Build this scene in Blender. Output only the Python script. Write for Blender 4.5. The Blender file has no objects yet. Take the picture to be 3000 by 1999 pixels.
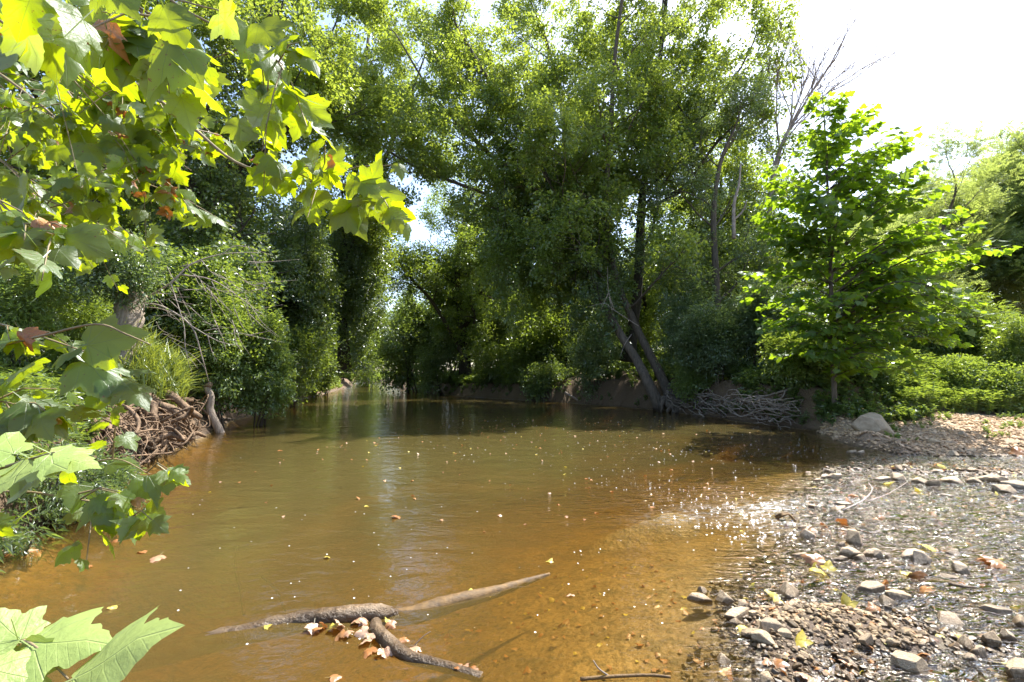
import bpy, math, random
import numpy as np
from mathutils import Vector, Matrix, Euler
R = math.radians
S = bpy.context.scene
C = S.collection
# ------------------------------------------------------------------ camera
F = 1417.0; H = 1.6; PITCH = math.atan(100 / F)
cam = bpy.data.cameras.new('camera'); co = bpy.data.objects.new('camera', cam); C.objects.link(co)
cam.sensor_width = 36; cam.lens = 36 * F / 3000; cam.clip_start = .05; cam.clip_end = 5000
co.location = (0, 0, H); co.rotation_euler = (R(90) + PITCH, 0, 0)
S.camera = co
# ------------------------------------------------------------------ light
SUN_EL, SUN_AZ = 57, 48            # azimuth measured from the view direction towards the right
w = bpy.data.worlds.new('World'); S.world = w; w.use_nodes = True
nt = w.node_tree; bg = nt.nodes['Background']
sk = nt.nodes.new('ShaderNodeTexSky'); sk.sky_type = 'NISHITA'; sk.sun_disc = False
sk.sun_elevation = R(SUN_EL); sk.sun_rotation = R(SUN_AZ); sk.air_density = 1.0; sk.dust_density = 2.0; sk.ozone_density = 1.0
nt.links.new(sk.outputs[0], bg.inputs[0]); bg.inputs[1].default_value = .15
sl = bpy.data.lights.new('sun', 'SUN'); sl.energy = 5.0; sl.angle = R(.5); sl.color = (1, .95, .86)
so = bpy.data.objects.new('sun', sl); C.objects.link(so)
sd = Vector((math.sin(R(SUN_AZ)) * math.cos(R(SUN_EL)), math.cos(R(SUN_AZ)) * math.cos(R(SUN_EL)), math.sin(R(SUN_EL))))
so.rotation_euler = sd.to_track_quat('Z', 'Y').to_euler(); so.location = (20, 20, 40)
S.view_settings.view_transform = 'Standard'; S.view_settings.look = 'None'
S.view_settings.exposure = 1.45; S.view_settings.gamma = 1; S.view_settings.use_curve_mapping = False
cy = S.cycles
cy.max_bounces = 8; cy.diffuse_bounces = 4; cy.glossy_bounces = 3; cy.transmission_bounces = 5; cy.transparent_max_bounces = 8
cy.caustics_reflective = False; cy.caustics_refractive = False; cy.sample_clamp_indirect = 6
cy.use_adaptive_sampling = True; cy.adaptive_threshold = .015
cy.use_denoising = True; cy.denoiser = 'OPENIMAGEDENOISE'; cy.denoising_input_passes = 'RGB_ALBEDO_NORMAL'; cy.denoising_prefilter = 'ACCURATE'
# ------------------------------------------------------------------ helpers
ct, st_ = math.cos(PITCH), math.sin(PITCH)
def ray(u, v):
    x, yc = (u - 1500) / F, (999.5 - v) / F
    return Vector((x, ct - yc * st_, st_ + yc * ct))
def P(u, v, Y):
    d = ray(u, v); return Vector((0, 0, H)) + d * (Y / d.y)
def G(u, v, z=0.0):
    d = ray(u, v); return Vector((0, 0, H)) + d * ((z - H) / d.z)

def tag(o, label=None, cat=None, group=None, kind=None):
    if label: o['label'] = label
    if cat: o['category'] = cat
    if group: o['group'] = group
    if kind: o['kind'] = kind
    return o
def empty(name, loc, *a, **k):
    o = bpy.data.objects.new(name, None); C.objects.link(o); o.location = loc; o.empty_display_size = .2
    return tag(o, *a, **k)
class MB:
    """collects vertices / faces, builds ONE mesh"""
    def __init__(s): s.v = []; s.f = []; s.n = 0; s.t = []; s.tv = []
    def add(s, v, f, tint=None):
        v = np.asarray(v, float); s.v.append(v); s.f += [tuple(i + s.n for i in q) for q in f]; s.n += len(v)
        s.t.append(np.full(len(v), random.random() if tint is None else tint))
    def tube(s, pts, rad, sides=6, rough=0, cap=True):
        pts = np.array([tuple(p) for p in pts], float); n = len(pts)
        rad = np.linspace(rad[0], rad[1], n) if len(rad) == 2 and n != 2 else np.asarray(rad, float)
        d = np.gradient(pts, axis=0); d /= np.linalg.norm(d, axis=1)[:, None] + 1e-9
        ref = np.array([0, 0, 1.]) if abs(d[:, 2]).mean() < .8 else np.array([1., 0, 0])
        a = np.cross(d, ref); a /= np.linalg.norm(a, axis=1)[:, None] + 1e-9
        b = np.cross(d, a)
        th = np.arange(sides) * 2 * math.pi / sides
        rr = rad[:, None] * np.ones(sides)
        if rough: rr = rr * (1 + rough * (np.random.rand(n, sides) - .5) * 2)
        v = pts[:, None] + rr[..., None] * (np.cos(th)[None, :, None] * a[:, None] + np.sin(th)[None, :, None] * b[:, None])
        v = v.reshape(-1, 3); f = []
        for i in range(n - 1):
            for j in range(sides):
                k = (j + 1) % sides
                f.append((i * sides + j, i * sides + k, (i + 1) * sides + k, (i + 1) * sides + j))
        if cap: f.append(tuple(range(sides))[::-1]); f.append(tuple((n - 1) * sides + j for j in range(sides)))
        s.add(v, f)
    def mesh(s, name, mat, smooth=True):
        me = bpy.data.meshes.new(name)
        v = np.concatenate(s.v) if s.v else np.zeros((0, 3))
        me.from_pydata(v.tolist() if len(v) < 5 else v, [], s.f)
        at = me.attributes.new('tint', 'FLOAT', 'POINT'); at.data.foreach_set('value', np.concatenate(s.t).astype(np.float32))
        if smooth: me.polygons.foreach_set('use_smooth', np.ones(len(me.polygons), bool))
        if mat: me.materials.append(mat)
        me.update(); return me
    def build(s, name, mat, parent=None, smooth=True, loc=None):
        o = bpy.data.objects.new(name, s.mesh(name, mat, smooth)); C.objects.link(o)
        if parent: o.parent = parent
        if loc is not None: o.location = loc
        return o
def smooth_line(pts, n=None, k=4):
    """Catmull-Rom through the given points"""
    p = [Vector(q) for q in pts]; p = [p[0] * 2 - p[1]] + p + [p[-1] * 2 - p[-2]]; out = []
    for i in range(1, len(p) - 2):
        for j in range(k):
            t = j / k; a, b, c, d = p[i - 1], p[i], p[i + 1], p[i + 2]
            out.append(.5 * ((2 * b) + (c - a) * t + (2 * a - 5 * b + 4 * c - d) * t * t + (3 * b - a - 3 * c + d) * t ** 3))
    out.append(p[-2]); return out

# ------------------------------------------------------------------ materials
def newmat(name):
    m = bpy.data.materials.new(name); m.use_nodes = True; t = m.node_tree; t.nodes.clear()
    out = t.nodes.new('ShaderNodeOutputMaterial'); return m, t, out
def N(t, typ, **k):
    n = t.nodes.new(typ)
    for a, b in k.items():
        if a.startswith('i_'):
            key = a[2:]; key = int(key) if key.isdigit() else key.replace('_', ' ')
            n.inputs[key].default_value = b
        else: setattr(n, a, b)
    return n
def L(t, a, b): t.links.new(a, b)
def noise(t, vec, scale, detail=4, rough=.6, dist=0):
    n = N(t, 'ShaderNodeTexNoise'); n.inputs['Scale'].default_value = scale; n.inputs['Detail'].default_value = detail
    n.inputs['Roughness'].default_value = rough; n.inputs['Distortion'].default_value = dist
    if vec is not None: L(t, vec, n.inputs['Vector'])
    return n.outputs['Fac']
def ramp(t, fac, stops):
    r = N(t, 'ShaderNodeValToRGB'); e = r.color_ramp.elements
    while len(e) < len(stops): e.new(.5)
    for x, (p, c) in zip(e, stops):
        x.position = p; x.color = (*c, 1) if len(c) == 3 else c
    L(t, fac, r.inputs[0]); return r.outputs[0]
def mathn(t, op, a, b=None, clamp=False):
    n = N(t, 'ShaderNodeMath', operation=op); n.use_clamp = clamp
    for i, x in enumerate((a, b)):
        if x is None: continue
        if isinstance(x, (int, float)): n.inputs[i].default_value = x
        else: L(t, x, n.inputs[i])
    return n.outputs[0]
def mixc(t, fac, a, b, mode='MIX'):
    n = N(t, 'ShaderNodeMix', data_type='RGBA', blend_type=mode)
    for s, x in ((0, fac), (6, a), (7, b)):
        if isinstance(x, (int, float)): n.inputs[s].default_value = x
        elif isinstance(x, tuple): n.inputs[s].default_value = (*x, 1)
        else: L(t, x, n.inputs[s])
    return n.outputs[2]
def attr(t, name, typ='GEOMETRY'):
    return N(t, 'ShaderNodeAttribute', attribute_name=name, attribute_type=typ)
def bump(t, h, strength, dist=.02):
    b = N(t, 'ShaderNodeBump'); b.inputs['Strength'].default_value = strength; b.inputs['Distance'].default_value = dist
    L(t, h, b.inputs['Height']); return b.outputs[0]

def leaf_mat(name, dark, light, trans, tw=.45, gloss=.12, rough=.38, veins=False, spot=None):
    """dark..light reflect colour by random; trans = transmitted colour"""
    m, t, out = newmat(name)
    at = attr(t, 'tint').outputs['Fac']; oi = N(t, 'ShaderNodeObjectInfo').outputs['Random']
    r = mathn(t, 'ADD', mathn(t, 'MULTIPLY', at, .6), mathn(t, 'MULTIPLY', oi, .4))
    col = mixc(t, r, dark, light); tc = mixc(t, r, tuple(x * .75 for x in trans), tuple(min(1, x * 1.25) for x in trans))
    nrm = None
    if veins:
        uv = attr(t, 'leafuv').outputs['Vector']; sep = N(t, 'ShaderNodeSeparateXYZ'); L(t, uv, sep.inputs[0])
        x = mathn(t, 'ABSOLUTE', sep.outputs[0]); y = sep.outputs[1]
        best = None
        for a in (0, 44, 82):
            ca, sa = math.cos(R(a)), math.sin(R(a))
            dd = mathn(t, 'ABSOLUTE', mathn(t, 'SUBTRACT', mathn(t, 'MULTIPLY', x, ca), mathn(t, 'MULTIPLY', y, sa)))
            best = dd if best is None else mathn(t, 'MINIMUM', best, dd)
        main = mathn(t, 'SUBTRACT', 1, mathn(t, 'MULTIPLY', best, 90), True)
        # side veins, slanting off the midrib
        s2 = mathn(t, 'SINE', mathn(t, 'MULTIPLY', mathn(t, 'SUBTRACT', y, mathn(t, 'MULTIPLY', x, .75)), 48))
        side = mathn(t, 'MULTIPLY', mathn(t, 'SUBTRACT', s2, .90, True), 8, True)
        vv = mathn(t, 'MAXIMUM', main, mathn(t, 'MULTIPLY', side, .22))
        col = mixc(t, mathn(t, 'MULTIPLY', vv, .5), col, (.30, .36, .14)); tc = mixc(t, mathn(t, 'MULTIPLY', vv, .6), tc, (.10, .16, .01))
        n2 = noise(t, uv, 7, 5)
        mot = mixc(t, ramp(t, n2, [(.35, (0, 0, 0)), (.7, (1, 1, 1))]), .82, 1.0) if False else None
        if spot:
            ns = noise(t, N(t, 'ShaderNodeTexCoord').outputs['Object'], 9, 5, .7)
            sp = ramp(t, mathn(t, 'ADD', ns, mathn(t, 'MULTIPLY', oi, .06)), [(.665, (0, 0, 0)), (.70, (1, 1, 1))])
            col = mixc(t, sp, col, spot); tc = mixc(t, sp, tc, spot)
        nrm = bump(t, mathn(t, 'SUBTRACT', n2, mathn(t, 'MULTIPLY', vv, .5)), .5, .004)
    di = N(t, 'ShaderNodeBsdfDiffuse'); L(t, col, di.inputs[0])
    tr = N(t, 'ShaderNodeBsdfTranslucent'); L(t, tc, tr.inputs[0])
    gl = N(t, 'ShaderNodeBsdfGlossy'); gl.inputs['Roughness'].default_value = rough; gl.inputs[0].default_value = (.9, .95, 1, 1)
    if nrm is not None:
        for q in (di, gl): L(t, nrm, q.inputs['Normal'])
    m1 = N(t, 'ShaderNodeMixShader'); m1.inputs[0].default_value = tw; L(t, di.outputs[0], m1.inputs[1]); L(t, tr.outputs[0], m1.inputs[2])
    lw = N(t, 'ShaderNodeLayerWeight'); lw.inputs[0].default_value = .25
    g = mathn(t, 'MULTIPLY', mathn(t, 'ADD', mathn(t, 'MULTIPLY', lw.outputs['Fresnel'], .8), .35), gloss)
    m2 = N(t, 'ShaderNodeMixShader'); L(t, g, m2.inputs[0]); L(t, m1.outputs[0], m2.inputs[1]); L(t, gl.outputs[0], m2.inputs[2])
    L(t, m2.outputs[0], out.inputs[0]); return m
def solid(name, c1, c2, scale=8, rough=.85, bs=.6, bd=.02, stretch=None, wet=None, rnd=0., c3=None):
    m, t, out = newmat(name); tc = N(t, 'ShaderNodeTexCoord').outputs['Object']
    if stretch:
        mp = N(t, 'ShaderNodeMapping'); mp.inputs['Scale'].default_value = stretch; L(t, tc, mp.inputs[0]); tc = mp.outputs[0]
    n1 = noise(t, tc, scale, 6, .65); n2 = noise(t, tc, scale * 5, 4, .6)
    col = mixc(t, ramp(t, n1, [(.35, (0, 0, 0)), (.65, (1, 1, 1))]), c1, c2)
    if c3: col = mixc(t, ramp(t, noise(t, tc, scale * .4, 3), [(.52, (0, 0, 0)), (.6, (1, 1, 1))]), col, c3)
    if rnd:
        oi = N(t, 'ShaderNodeObjectInfo').outputs['Random']
        hs = N(t, 'ShaderNodeHueSaturation'); L(t, col, hs.inputs['Color']); L(t, mathn(t, 'ADD', 1 - rnd * .5, mathn(t, 'MULTIPLY', oi, rnd)), hs.inputs['Value'])
        hs.inputs['Hue'].default_value = .5; L(t, mathn(t, 'ADD', .7, mathn(t, 'MULTIPLY', noise(t, N(t, 'ShaderNodeObjectInfo').outputs['Location'], 3), .6)), hs.inputs['Saturation'])
        col = hs.outputs[0]
    b = N(t, 'ShaderNodeBsdfPrincipled'); b.inputs['Roughness'].default_value = rough
    if wet is not None:      # darker and glossier just above the water line (the wet band on stones and wood)
        geo = N(t, 'ShaderNodeNewGeometry').outputs['Position']; sep = N(t, 'ShaderNodeSeparateXYZ'); L(t, geo, sep.inputs[0])
        wf = mathn(t, 'SUBTRACT', 1, mathn(t, 'DIVIDE', mathn(t, 'ADD', sep.outputs[2], mathn(t, 'MULTIPLY', mathn(t, 'SUBTRACT', n1, .5), .05)), wet), True)
        wf = ramp(t, wf, [(.15, (0, 0, 0)), (.5, (1, 1, 1))])
        col = mixc(t, wf, col, mixc(t, 1.0, col, (.42, .38, .32), 'MULTIPLY')); L(t, mathn(t, 'SUBTRACT', rough, mathn(t, 'MULTIPLY', wf, max(0, rough - .34))), b.inputs['Roughness'])
    L(t, col, b.inputs['Base Color'])
    L(t, bump(t, mathn(t, 'ADD', n1, mathn(t, 'MULTIPLY', n2, .5)), bs, bd), b.inputs['Normal'])
    L(t, b.outputs[0], out.inputs[0]); return m

M = {}
M['bark'] = solid('bark', (.07, .055, .04), (.16, .13, .10), 5, .9, 1, .04, (3, 3, .6))
M['bark_dark'] = solid('bark_dark', (.035, .03, .022), (.085, .07, .05), 5, .9, 1, .04, (3, 3, .6))
M['bark_pale'] = solid('bark_pale', (.20, .155, .115), (.42, .35, .28), 4, .85, 1, .05, (5, 5, .5))
M['root'] = solid('root_wood', (.08, .050, .027), (.25, .165, .10), 7, .85, 1, .03, wet=.12)
M['dead'] = solid('dead_wood', (.20, .16, .13), (.38, .32, .27), 9, .8, .5, .01)
M['twig'] = solid('green_twig', (.16, .12, .06), (.26, .20, .11), 20, .6, .3, .004)
M['log'] = solid('log_bark', (.10, .058, .025), (.25, .165, .085), 14, .65, 1, .03, (1, 1, 1), wet=.10, c3=(.30, .22, .14))
M['logdark'] = solid('sunken_wood', (.06, .033, .010), (.17, .095, .025), 12, .7, .8, .01)
M['stone'] = solid('stone', (.27, .195, .115), (.47, .365, .24), 5, .8, .7, .012, wet=.035, rnd=.5, c3=(.33, .25, .16))
M['boulder'] = solid('boulder_stone', (.27, .20, .12), (.44, .34, .23), 4, .85, .7, .02, c3=(.36, .27, .17))
M['pebble'] = solid('pebble', (.11, .075, .038), (.34, .24, .135), 6, .7, .3, .006, wet=.05, rnd=1.1)
M['drypebble'] = solid('dry_pebble', (.34, .22, .12), (.54, .39, .24), 6, .8, .4, .006, rnd=.7)
M['maple'] = leaf_mat('maple_leaf', (.050, .085, .020), (.12, .18, .040), (.50, .62, .06))
M['far'] = leaf_mat('wood_edge_leaf', (.04, .070, .018), (.10, .155, .036), (.38, .50, .045), .45)
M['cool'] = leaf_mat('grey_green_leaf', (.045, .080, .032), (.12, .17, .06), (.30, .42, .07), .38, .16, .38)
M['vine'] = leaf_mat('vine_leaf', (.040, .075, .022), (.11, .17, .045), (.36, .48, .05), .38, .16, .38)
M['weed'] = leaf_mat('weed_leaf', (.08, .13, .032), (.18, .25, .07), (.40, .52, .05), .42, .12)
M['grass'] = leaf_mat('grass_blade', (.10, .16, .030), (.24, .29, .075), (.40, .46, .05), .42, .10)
M['locust'] = leaf_mat('locust_leaf', (.08, .12, .04), (.14, .20, .07), (.55, .66, .14), .5, .12)
M['syc'] = leaf_mat('sycamore_leaf', (.045, .085, .018), (.085, .15, .030), (.50, .62, .006), .56, .09, .42, True, (.22, .09, .02))
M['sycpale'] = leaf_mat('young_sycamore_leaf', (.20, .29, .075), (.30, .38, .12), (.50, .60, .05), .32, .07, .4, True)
M['sycfar'] = leaf_mat('sycamore_sapling_leaf', (.045, .095, .018), (.08, .15, .030), (.36, .54, .018), .5, .08, .4, True)
M['brown'] = leaf_mat('dead_leaf', (.28, .11, .03), (.42, .22, .09), (.40, .13, .02), .25, .12, .35, True)
M['pinkleaf'] = leaf_mat('faded_dead_leaf', (.36, .19, .11), (.46, .30, .20), (.30, .14, .06), .15, .18, .3, True)
M['yellowleaf'] = leaf_mat('yellow_leaf', (.45, .36, .05), (.55, .46, .10), (.5, .40, .03), .3, .12, .35, True)
def foam_mat():
    m, t, out = newmat('foam'); b = N(t, 'ShaderNodeBsdfPrincipled'); b.inputs['Base Color'].default_value = (.85, .86, .86, 1)
    b.inputs['Roughness'].default_value = .12; L(t, b.outputs[0], out.inputs[0]); return m
M['foam'] = foam_mat()

# ------------------------------------------------------------------ terrain
SHORE = [(-4.0, -8), (-4.1, 1), (-4.3, 3.4), (-4.7, 4.8), (-5.5, 6.2), (-6.3, 7.6), (-6.9, 9.6), (-7.9, 12.2), (-9.6, 16.5), (-11.2, 22.7), (-13, 28), (-17, 45), (-24, 72), (-33, 100),
         (-46, 128), (-42, 134), (-26, 104), (-18.6, 75), (-9.5, 50), (-4.4, 37.5), (-2.0, 34.5), (1, 31), (3.2, 28), (5, 25.2), (6.9, 22.2), (7.5, 18.8), (7.9, 16.5), (8.6, 14), (8.1, 12.6), (7.5, 11), (7.8, 9.9), (9.2, 9.6), (12, 10.3), (18, 11.5), (45, 15), (45, -8)]
RIFFLE = [(1.15, -8), (1.15, 2.4), (1.35, 3.0), (1.75, 3.9), (2.6, 4.9), (3.3, 5.7), (4.5, 7.4), (5.8, 8.9), (7.4, 10.2), (9.5, 10.5), (45, 16), (45, -8)]
def polydist(px, py, poly):
    px = np.asarray(px, float); py = np.asarray(py, float); best = np.full(px.shape, 1e9); inside = np.zeros(px.shape, bool)
    n = len(poly)
    for i in range(n):
        (x0, y0), (x1, y1) = poly[i], poly[(i + 1) % n]; dx, dy = x1 - x0, y1 - y0
        t = np.clip(((px - x0) * dx + (py - y0) * dy) / (dx * dx + dy * dy), 0, 1)
        best = np.minimum(best, (px - x0 - t * dx) ** 2 + (py - y0 - t * dy) ** 2)
        c = ((y0 > py) != (y1 > py)) & (px < (x1 - x0) * (py - y0) / ((y1 - y0) if y1 != y0 else 1e-9) + x0)
        inside ^= c
    d = np.sqrt(best); return np.where(inside, -d, d)
_rs = np.random.RandomState(5)
_ph = _rs.rand(40, 4)
def fbm(x, y, scale, octaves=4, gain=.55):
    s = 0; a = 1; k = 0; f = scale
    for o in range(octaves):
        for j in range(4):
            p = _ph[(o * 4 + j) % 40]; ang = p[0] * 6.283; s = s + a * np.sin(f * (x * math.cos(ang) + y * math.sin(ang)) * (.8 + .5 * p[2]) + p[1] * 6.283 + 1.7 * np.sin(f * .63 * (x * math.sin(ang + 1) - y * math.cos(ang + 1)) + p[3] * 6.283)) * .35
        a *= gain; f *= 2.07
    return s
def sstep(a, b, x):
    t = np.clip((x - a) / (b - a), 0, 1); return t * t * (3 - 2 * t)
def barw(x, y):      # where the bank is the low open gravel bar rather than a cut bank
    return sstep(7.0, 8.6, x) * (1 - sstep(12.6, 14.6, y - .42 * (x - 8.5)))
def height(x, y):
    x = np.asarray(x, float); y = np.asarray(y, float)
    s = polydist(x, y, SHORE) + .12 * fbm(x, y, 2.2, 2)
    r = polydist(x, y, RIFFLE) + .18 * fbm(x + 9, y, 1.5, 2)
    land = s > 0
    rt = sstep(-1, 5, x)                          # right-hand bank taller
    cut = (.95 + .35 * rt) * sstep(0, .7, s) + .5 * sstep(.6, 3.5, s) + 1.4 * sstep(3, 14, s) * (.4 + .6 * rt) + .07 * fbm(x, y, 1.1, 4)
    cut = cut - .35 * np.exp(-((x + 12.3) ** 2 + (y - 26) ** 2) / 40) * sstep(0, 1, s)
    bar = .06 * sstep(0, .3, s) + .12 * s + .035 * fbm(x, y, 1.3, 4) + .55 * sstep(4.5, 7.5, s) + .5 * sstep(7, 14, s)
    b = barw(x, y)
    hl = cut * (1 - b) + bar * b
    bed = -(.075 + .19 * np.clip(r, 0, None)); bed = np.maximum(bed, -1.2)
    bed = np.maximum(bed, -(.05 + .55 * (-s)))
    rif = (r < .6)
    bed = bed + .02 * fbm(x, y, 3.1, 4) * sstep(1.2, 0, r) + .022 * fbm(x + 3, y, 8, 3) * sstep(.8, -.3, r)
    bed = np.maximum(bed, np.where(r > 0, -.055 - 1.4 * (1 - np.exp(-((x - 1.9) / 2.0) ** 2 - ((y - 5.95 - .22 * (x - 1.9)) / .45) ** 2)), -9))
    # two heaps of gravel standing out of the riffle
    for cx, cy_, sx, sy, a in ((2.05, 3.25, .62, .34, .115), (1.55, 2.6, .33, .7, .095), (2.5, 3.0, .4, .22, .06), (6.0, 8.4, 1.4, .28, .07), (8.6, 8.1, 1.6, .3, .09)):
        bed = bed + a * np.exp(-((x - cx) / sx) ** 2 - ((y - cy_) / sy) ** 2)
    return np.where(land, np.maximum(hl, .01), bed)
def grade(a, b, n, c, tight):
    """coordinates from a to b, dense round c"""
    t = np.linspace(-1, 1, n); lo = c - a; hi = b - c
    s = np.sinh(t * tight) / math.sinh(tight); return np.where(s < 0, c + s * lo, c + s * hi)
def grid_mesh(name, xs, ys, zf, mat, attrs=None, smooth=True):
    X, Y = np.meshgrid(xs, ys); Z = zf(X, Y); nx, ny = len(xs), len(ys)
    v = np.stack([X, Y, Z], -1).reshape(-1, 3)
    i = (np.arange(ny - 1)[:, None] * nx + np.arange(nx - 1)[None]).ravel()
    f = np.stack([i, i + 1, i + nx + 1, i + nx], -1)
    me = bpy.data.meshes.new(name); me.vertices.add(len(v)); me.vertices.foreach_set('co', v.ravel())
    me.loops.add(f.size); me.loops.foreach_set('vertex_index', f.ravel().astype(np.int32))
    me.polygons.add(len(f)); me.polygons.foreach_set('loop_start', (np.arange(len(f)) * 4).astype(np.int32))
    me.polygons.foreach_set('use_smooth', np.ones(len(f), bool))
    me.update(); me.validate()
    for k, fn in (attrs or {}).items():
        at = me.attributes.new(k, 'FLOAT', 'POINT'); at.data.foreach_set('value', np.asarray(fn(X, Y, Z), np.float32).ravel())
    me.materials.append(mat); o = bpy.data.objects.new(name, me); C.objects.link(o); return o

def ground_mat():
    m, t, out = newmat('ground'); geo = N(t, 'ShaderNodeNewGeometry').outputs['Position']
    sep = N(t, 'ShaderNodeSeparateXYZ'); L(t, geo, sep.inputs[0]); z = sep.outputs[2]
    n1 = noise(t, geo, 1.7, 8, .65); n2 = noise(t, geo, 14, 6, .7); n3 = noise(t, geo, .5, 4)
    v = N(t, 'ShaderNodeTexVoronoi'); v.inputs['Scale'].default_value = 22; L(t, geo, v.inputs['Vector'])
    mud = mixc(t, n2, (.075, .048, .028), (.17, .115, .07))
    litter = mixc(t, ramp(t, n2, [(.45, (0, 0, 0)), (.6, (1, 1, 1))]), (.05, .045, .02), (.14, .10, .05))
    bar = mixc(t, ramp(t, n1, [(.4, (0, 0, 0)), (.62, (1, 1, 1))]), (.26, .165, .09), (.42, .31, .20))
    bar = mixc(t, mathn(t, 'MULTIPLY', ramp(t, v.outputs['Distance'], [(.0, (1, 1, 1)), (.5, (0, 0, 0))]), .5), bar, (.40, .33, .24))
    bed = mixc(t, ramp(t, n1, [(.38, (0, 0, 0)), (.62, (1, 1, 1))]), (.18, .118, .050), (.33, .23, .105))
    bed = mixc(t, mathn(t, 'MULTIPLY', ramp(t, n2, [(.5, (0, 0, 0)), (.62, (1, 1, 1))]), .75), bed, (.07, .055, .018))
    bed = mixc(t, mathn(t, 'MULTIPLY', ramp(t, noise(t, geo, 4.5, 6, .7), [(.52, (0, 0, 0)), (.66, (1, 1, 1))]), .7), bed, (.09, .065, .025))
    a_bar = attr(t, 'bar').outputs['Fac']; a_s = attr(t, 'shore').outputs['Fac']
    land = mixc(t, a_bar, mixc(t, ramp(t, mathn(t, 'ADD', mathn(t, 'MULTIPLY', a_s, .2), mathn(t, 'MULTIPLY', n1, .3)), [(.25, (0, 0, 0)), (.5, (1, 1, 1))]), mud, litter), bar)
    wetf = ramp(t, mathn(t, 'ADD', z, mathn(t, 'MULTIPLY', mathn(t, 'SUBTRACT', n1, .5), .08)), [(.015, (1, 1, 1)), (.09, (0, 0, 0))])
    land = mixc(t, wetf, land, mixc(t, 1.0, land, (.50, .45, .38), 'MULTIPLY'))
    rif = attr(t, 'riffle').outputs['Fac']
    bed = mixc(t, rif, bed, mixc(t, n2, (.06, .05, .03), (.20, .15, .09)))
    under = ramp(t, z, [(0, (1, 1, 1)), (.004, (0, 0, 0))])
    under = mathn(t, 'LESS_THAN', z, .006)
    col = mixc(t, under, land, bed)
    b = N(t, 'ShaderNodeBsdfPrincipled'); L(t, col, b.inputs['Base Color'])
    L(t, mathn(t, 'SUBTRACT', .92, mathn(t, 'MULTIPLY', wetf, .5)), b.inputs['Roughness'])
    L(t, bump(t, mathn(t, 'ADD', mathn(t, 'ADD', n2, mathn(t, 'MULTIPLY', n1, 1.5)), mathn(t, 'MULTIPLY', v.outputs['Distance'], -.3)), .8, .05), b.inputs['Normal'])
    L(t, b.outputs[0], out.inputs[0]); return m
def shore_attr(X, Y, Z): return np.clip(polydist(X, Y, SHORE) / 5, -1, 1)
def rif_attr(X, Y, Z=None): return sstep(.45, -.35, polydist(X, Y, RIFFLE) + .15 * fbm(X, Y, 2, 3))
gr = grid_mesh('ground', grade(-600, 600, 440, 3.5, 6.3), grade(-40, 900, 400, 5.5, 5.6), height, ground_mat(),
               {'bar': lambda X, Y, Z: barw(X, Y), 'shore': shore_attr, 'riffle': rif_attr})
tag(gr, 'mud banks, sandy bed and pale gravel bar of the creek', kind='structure')

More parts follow.
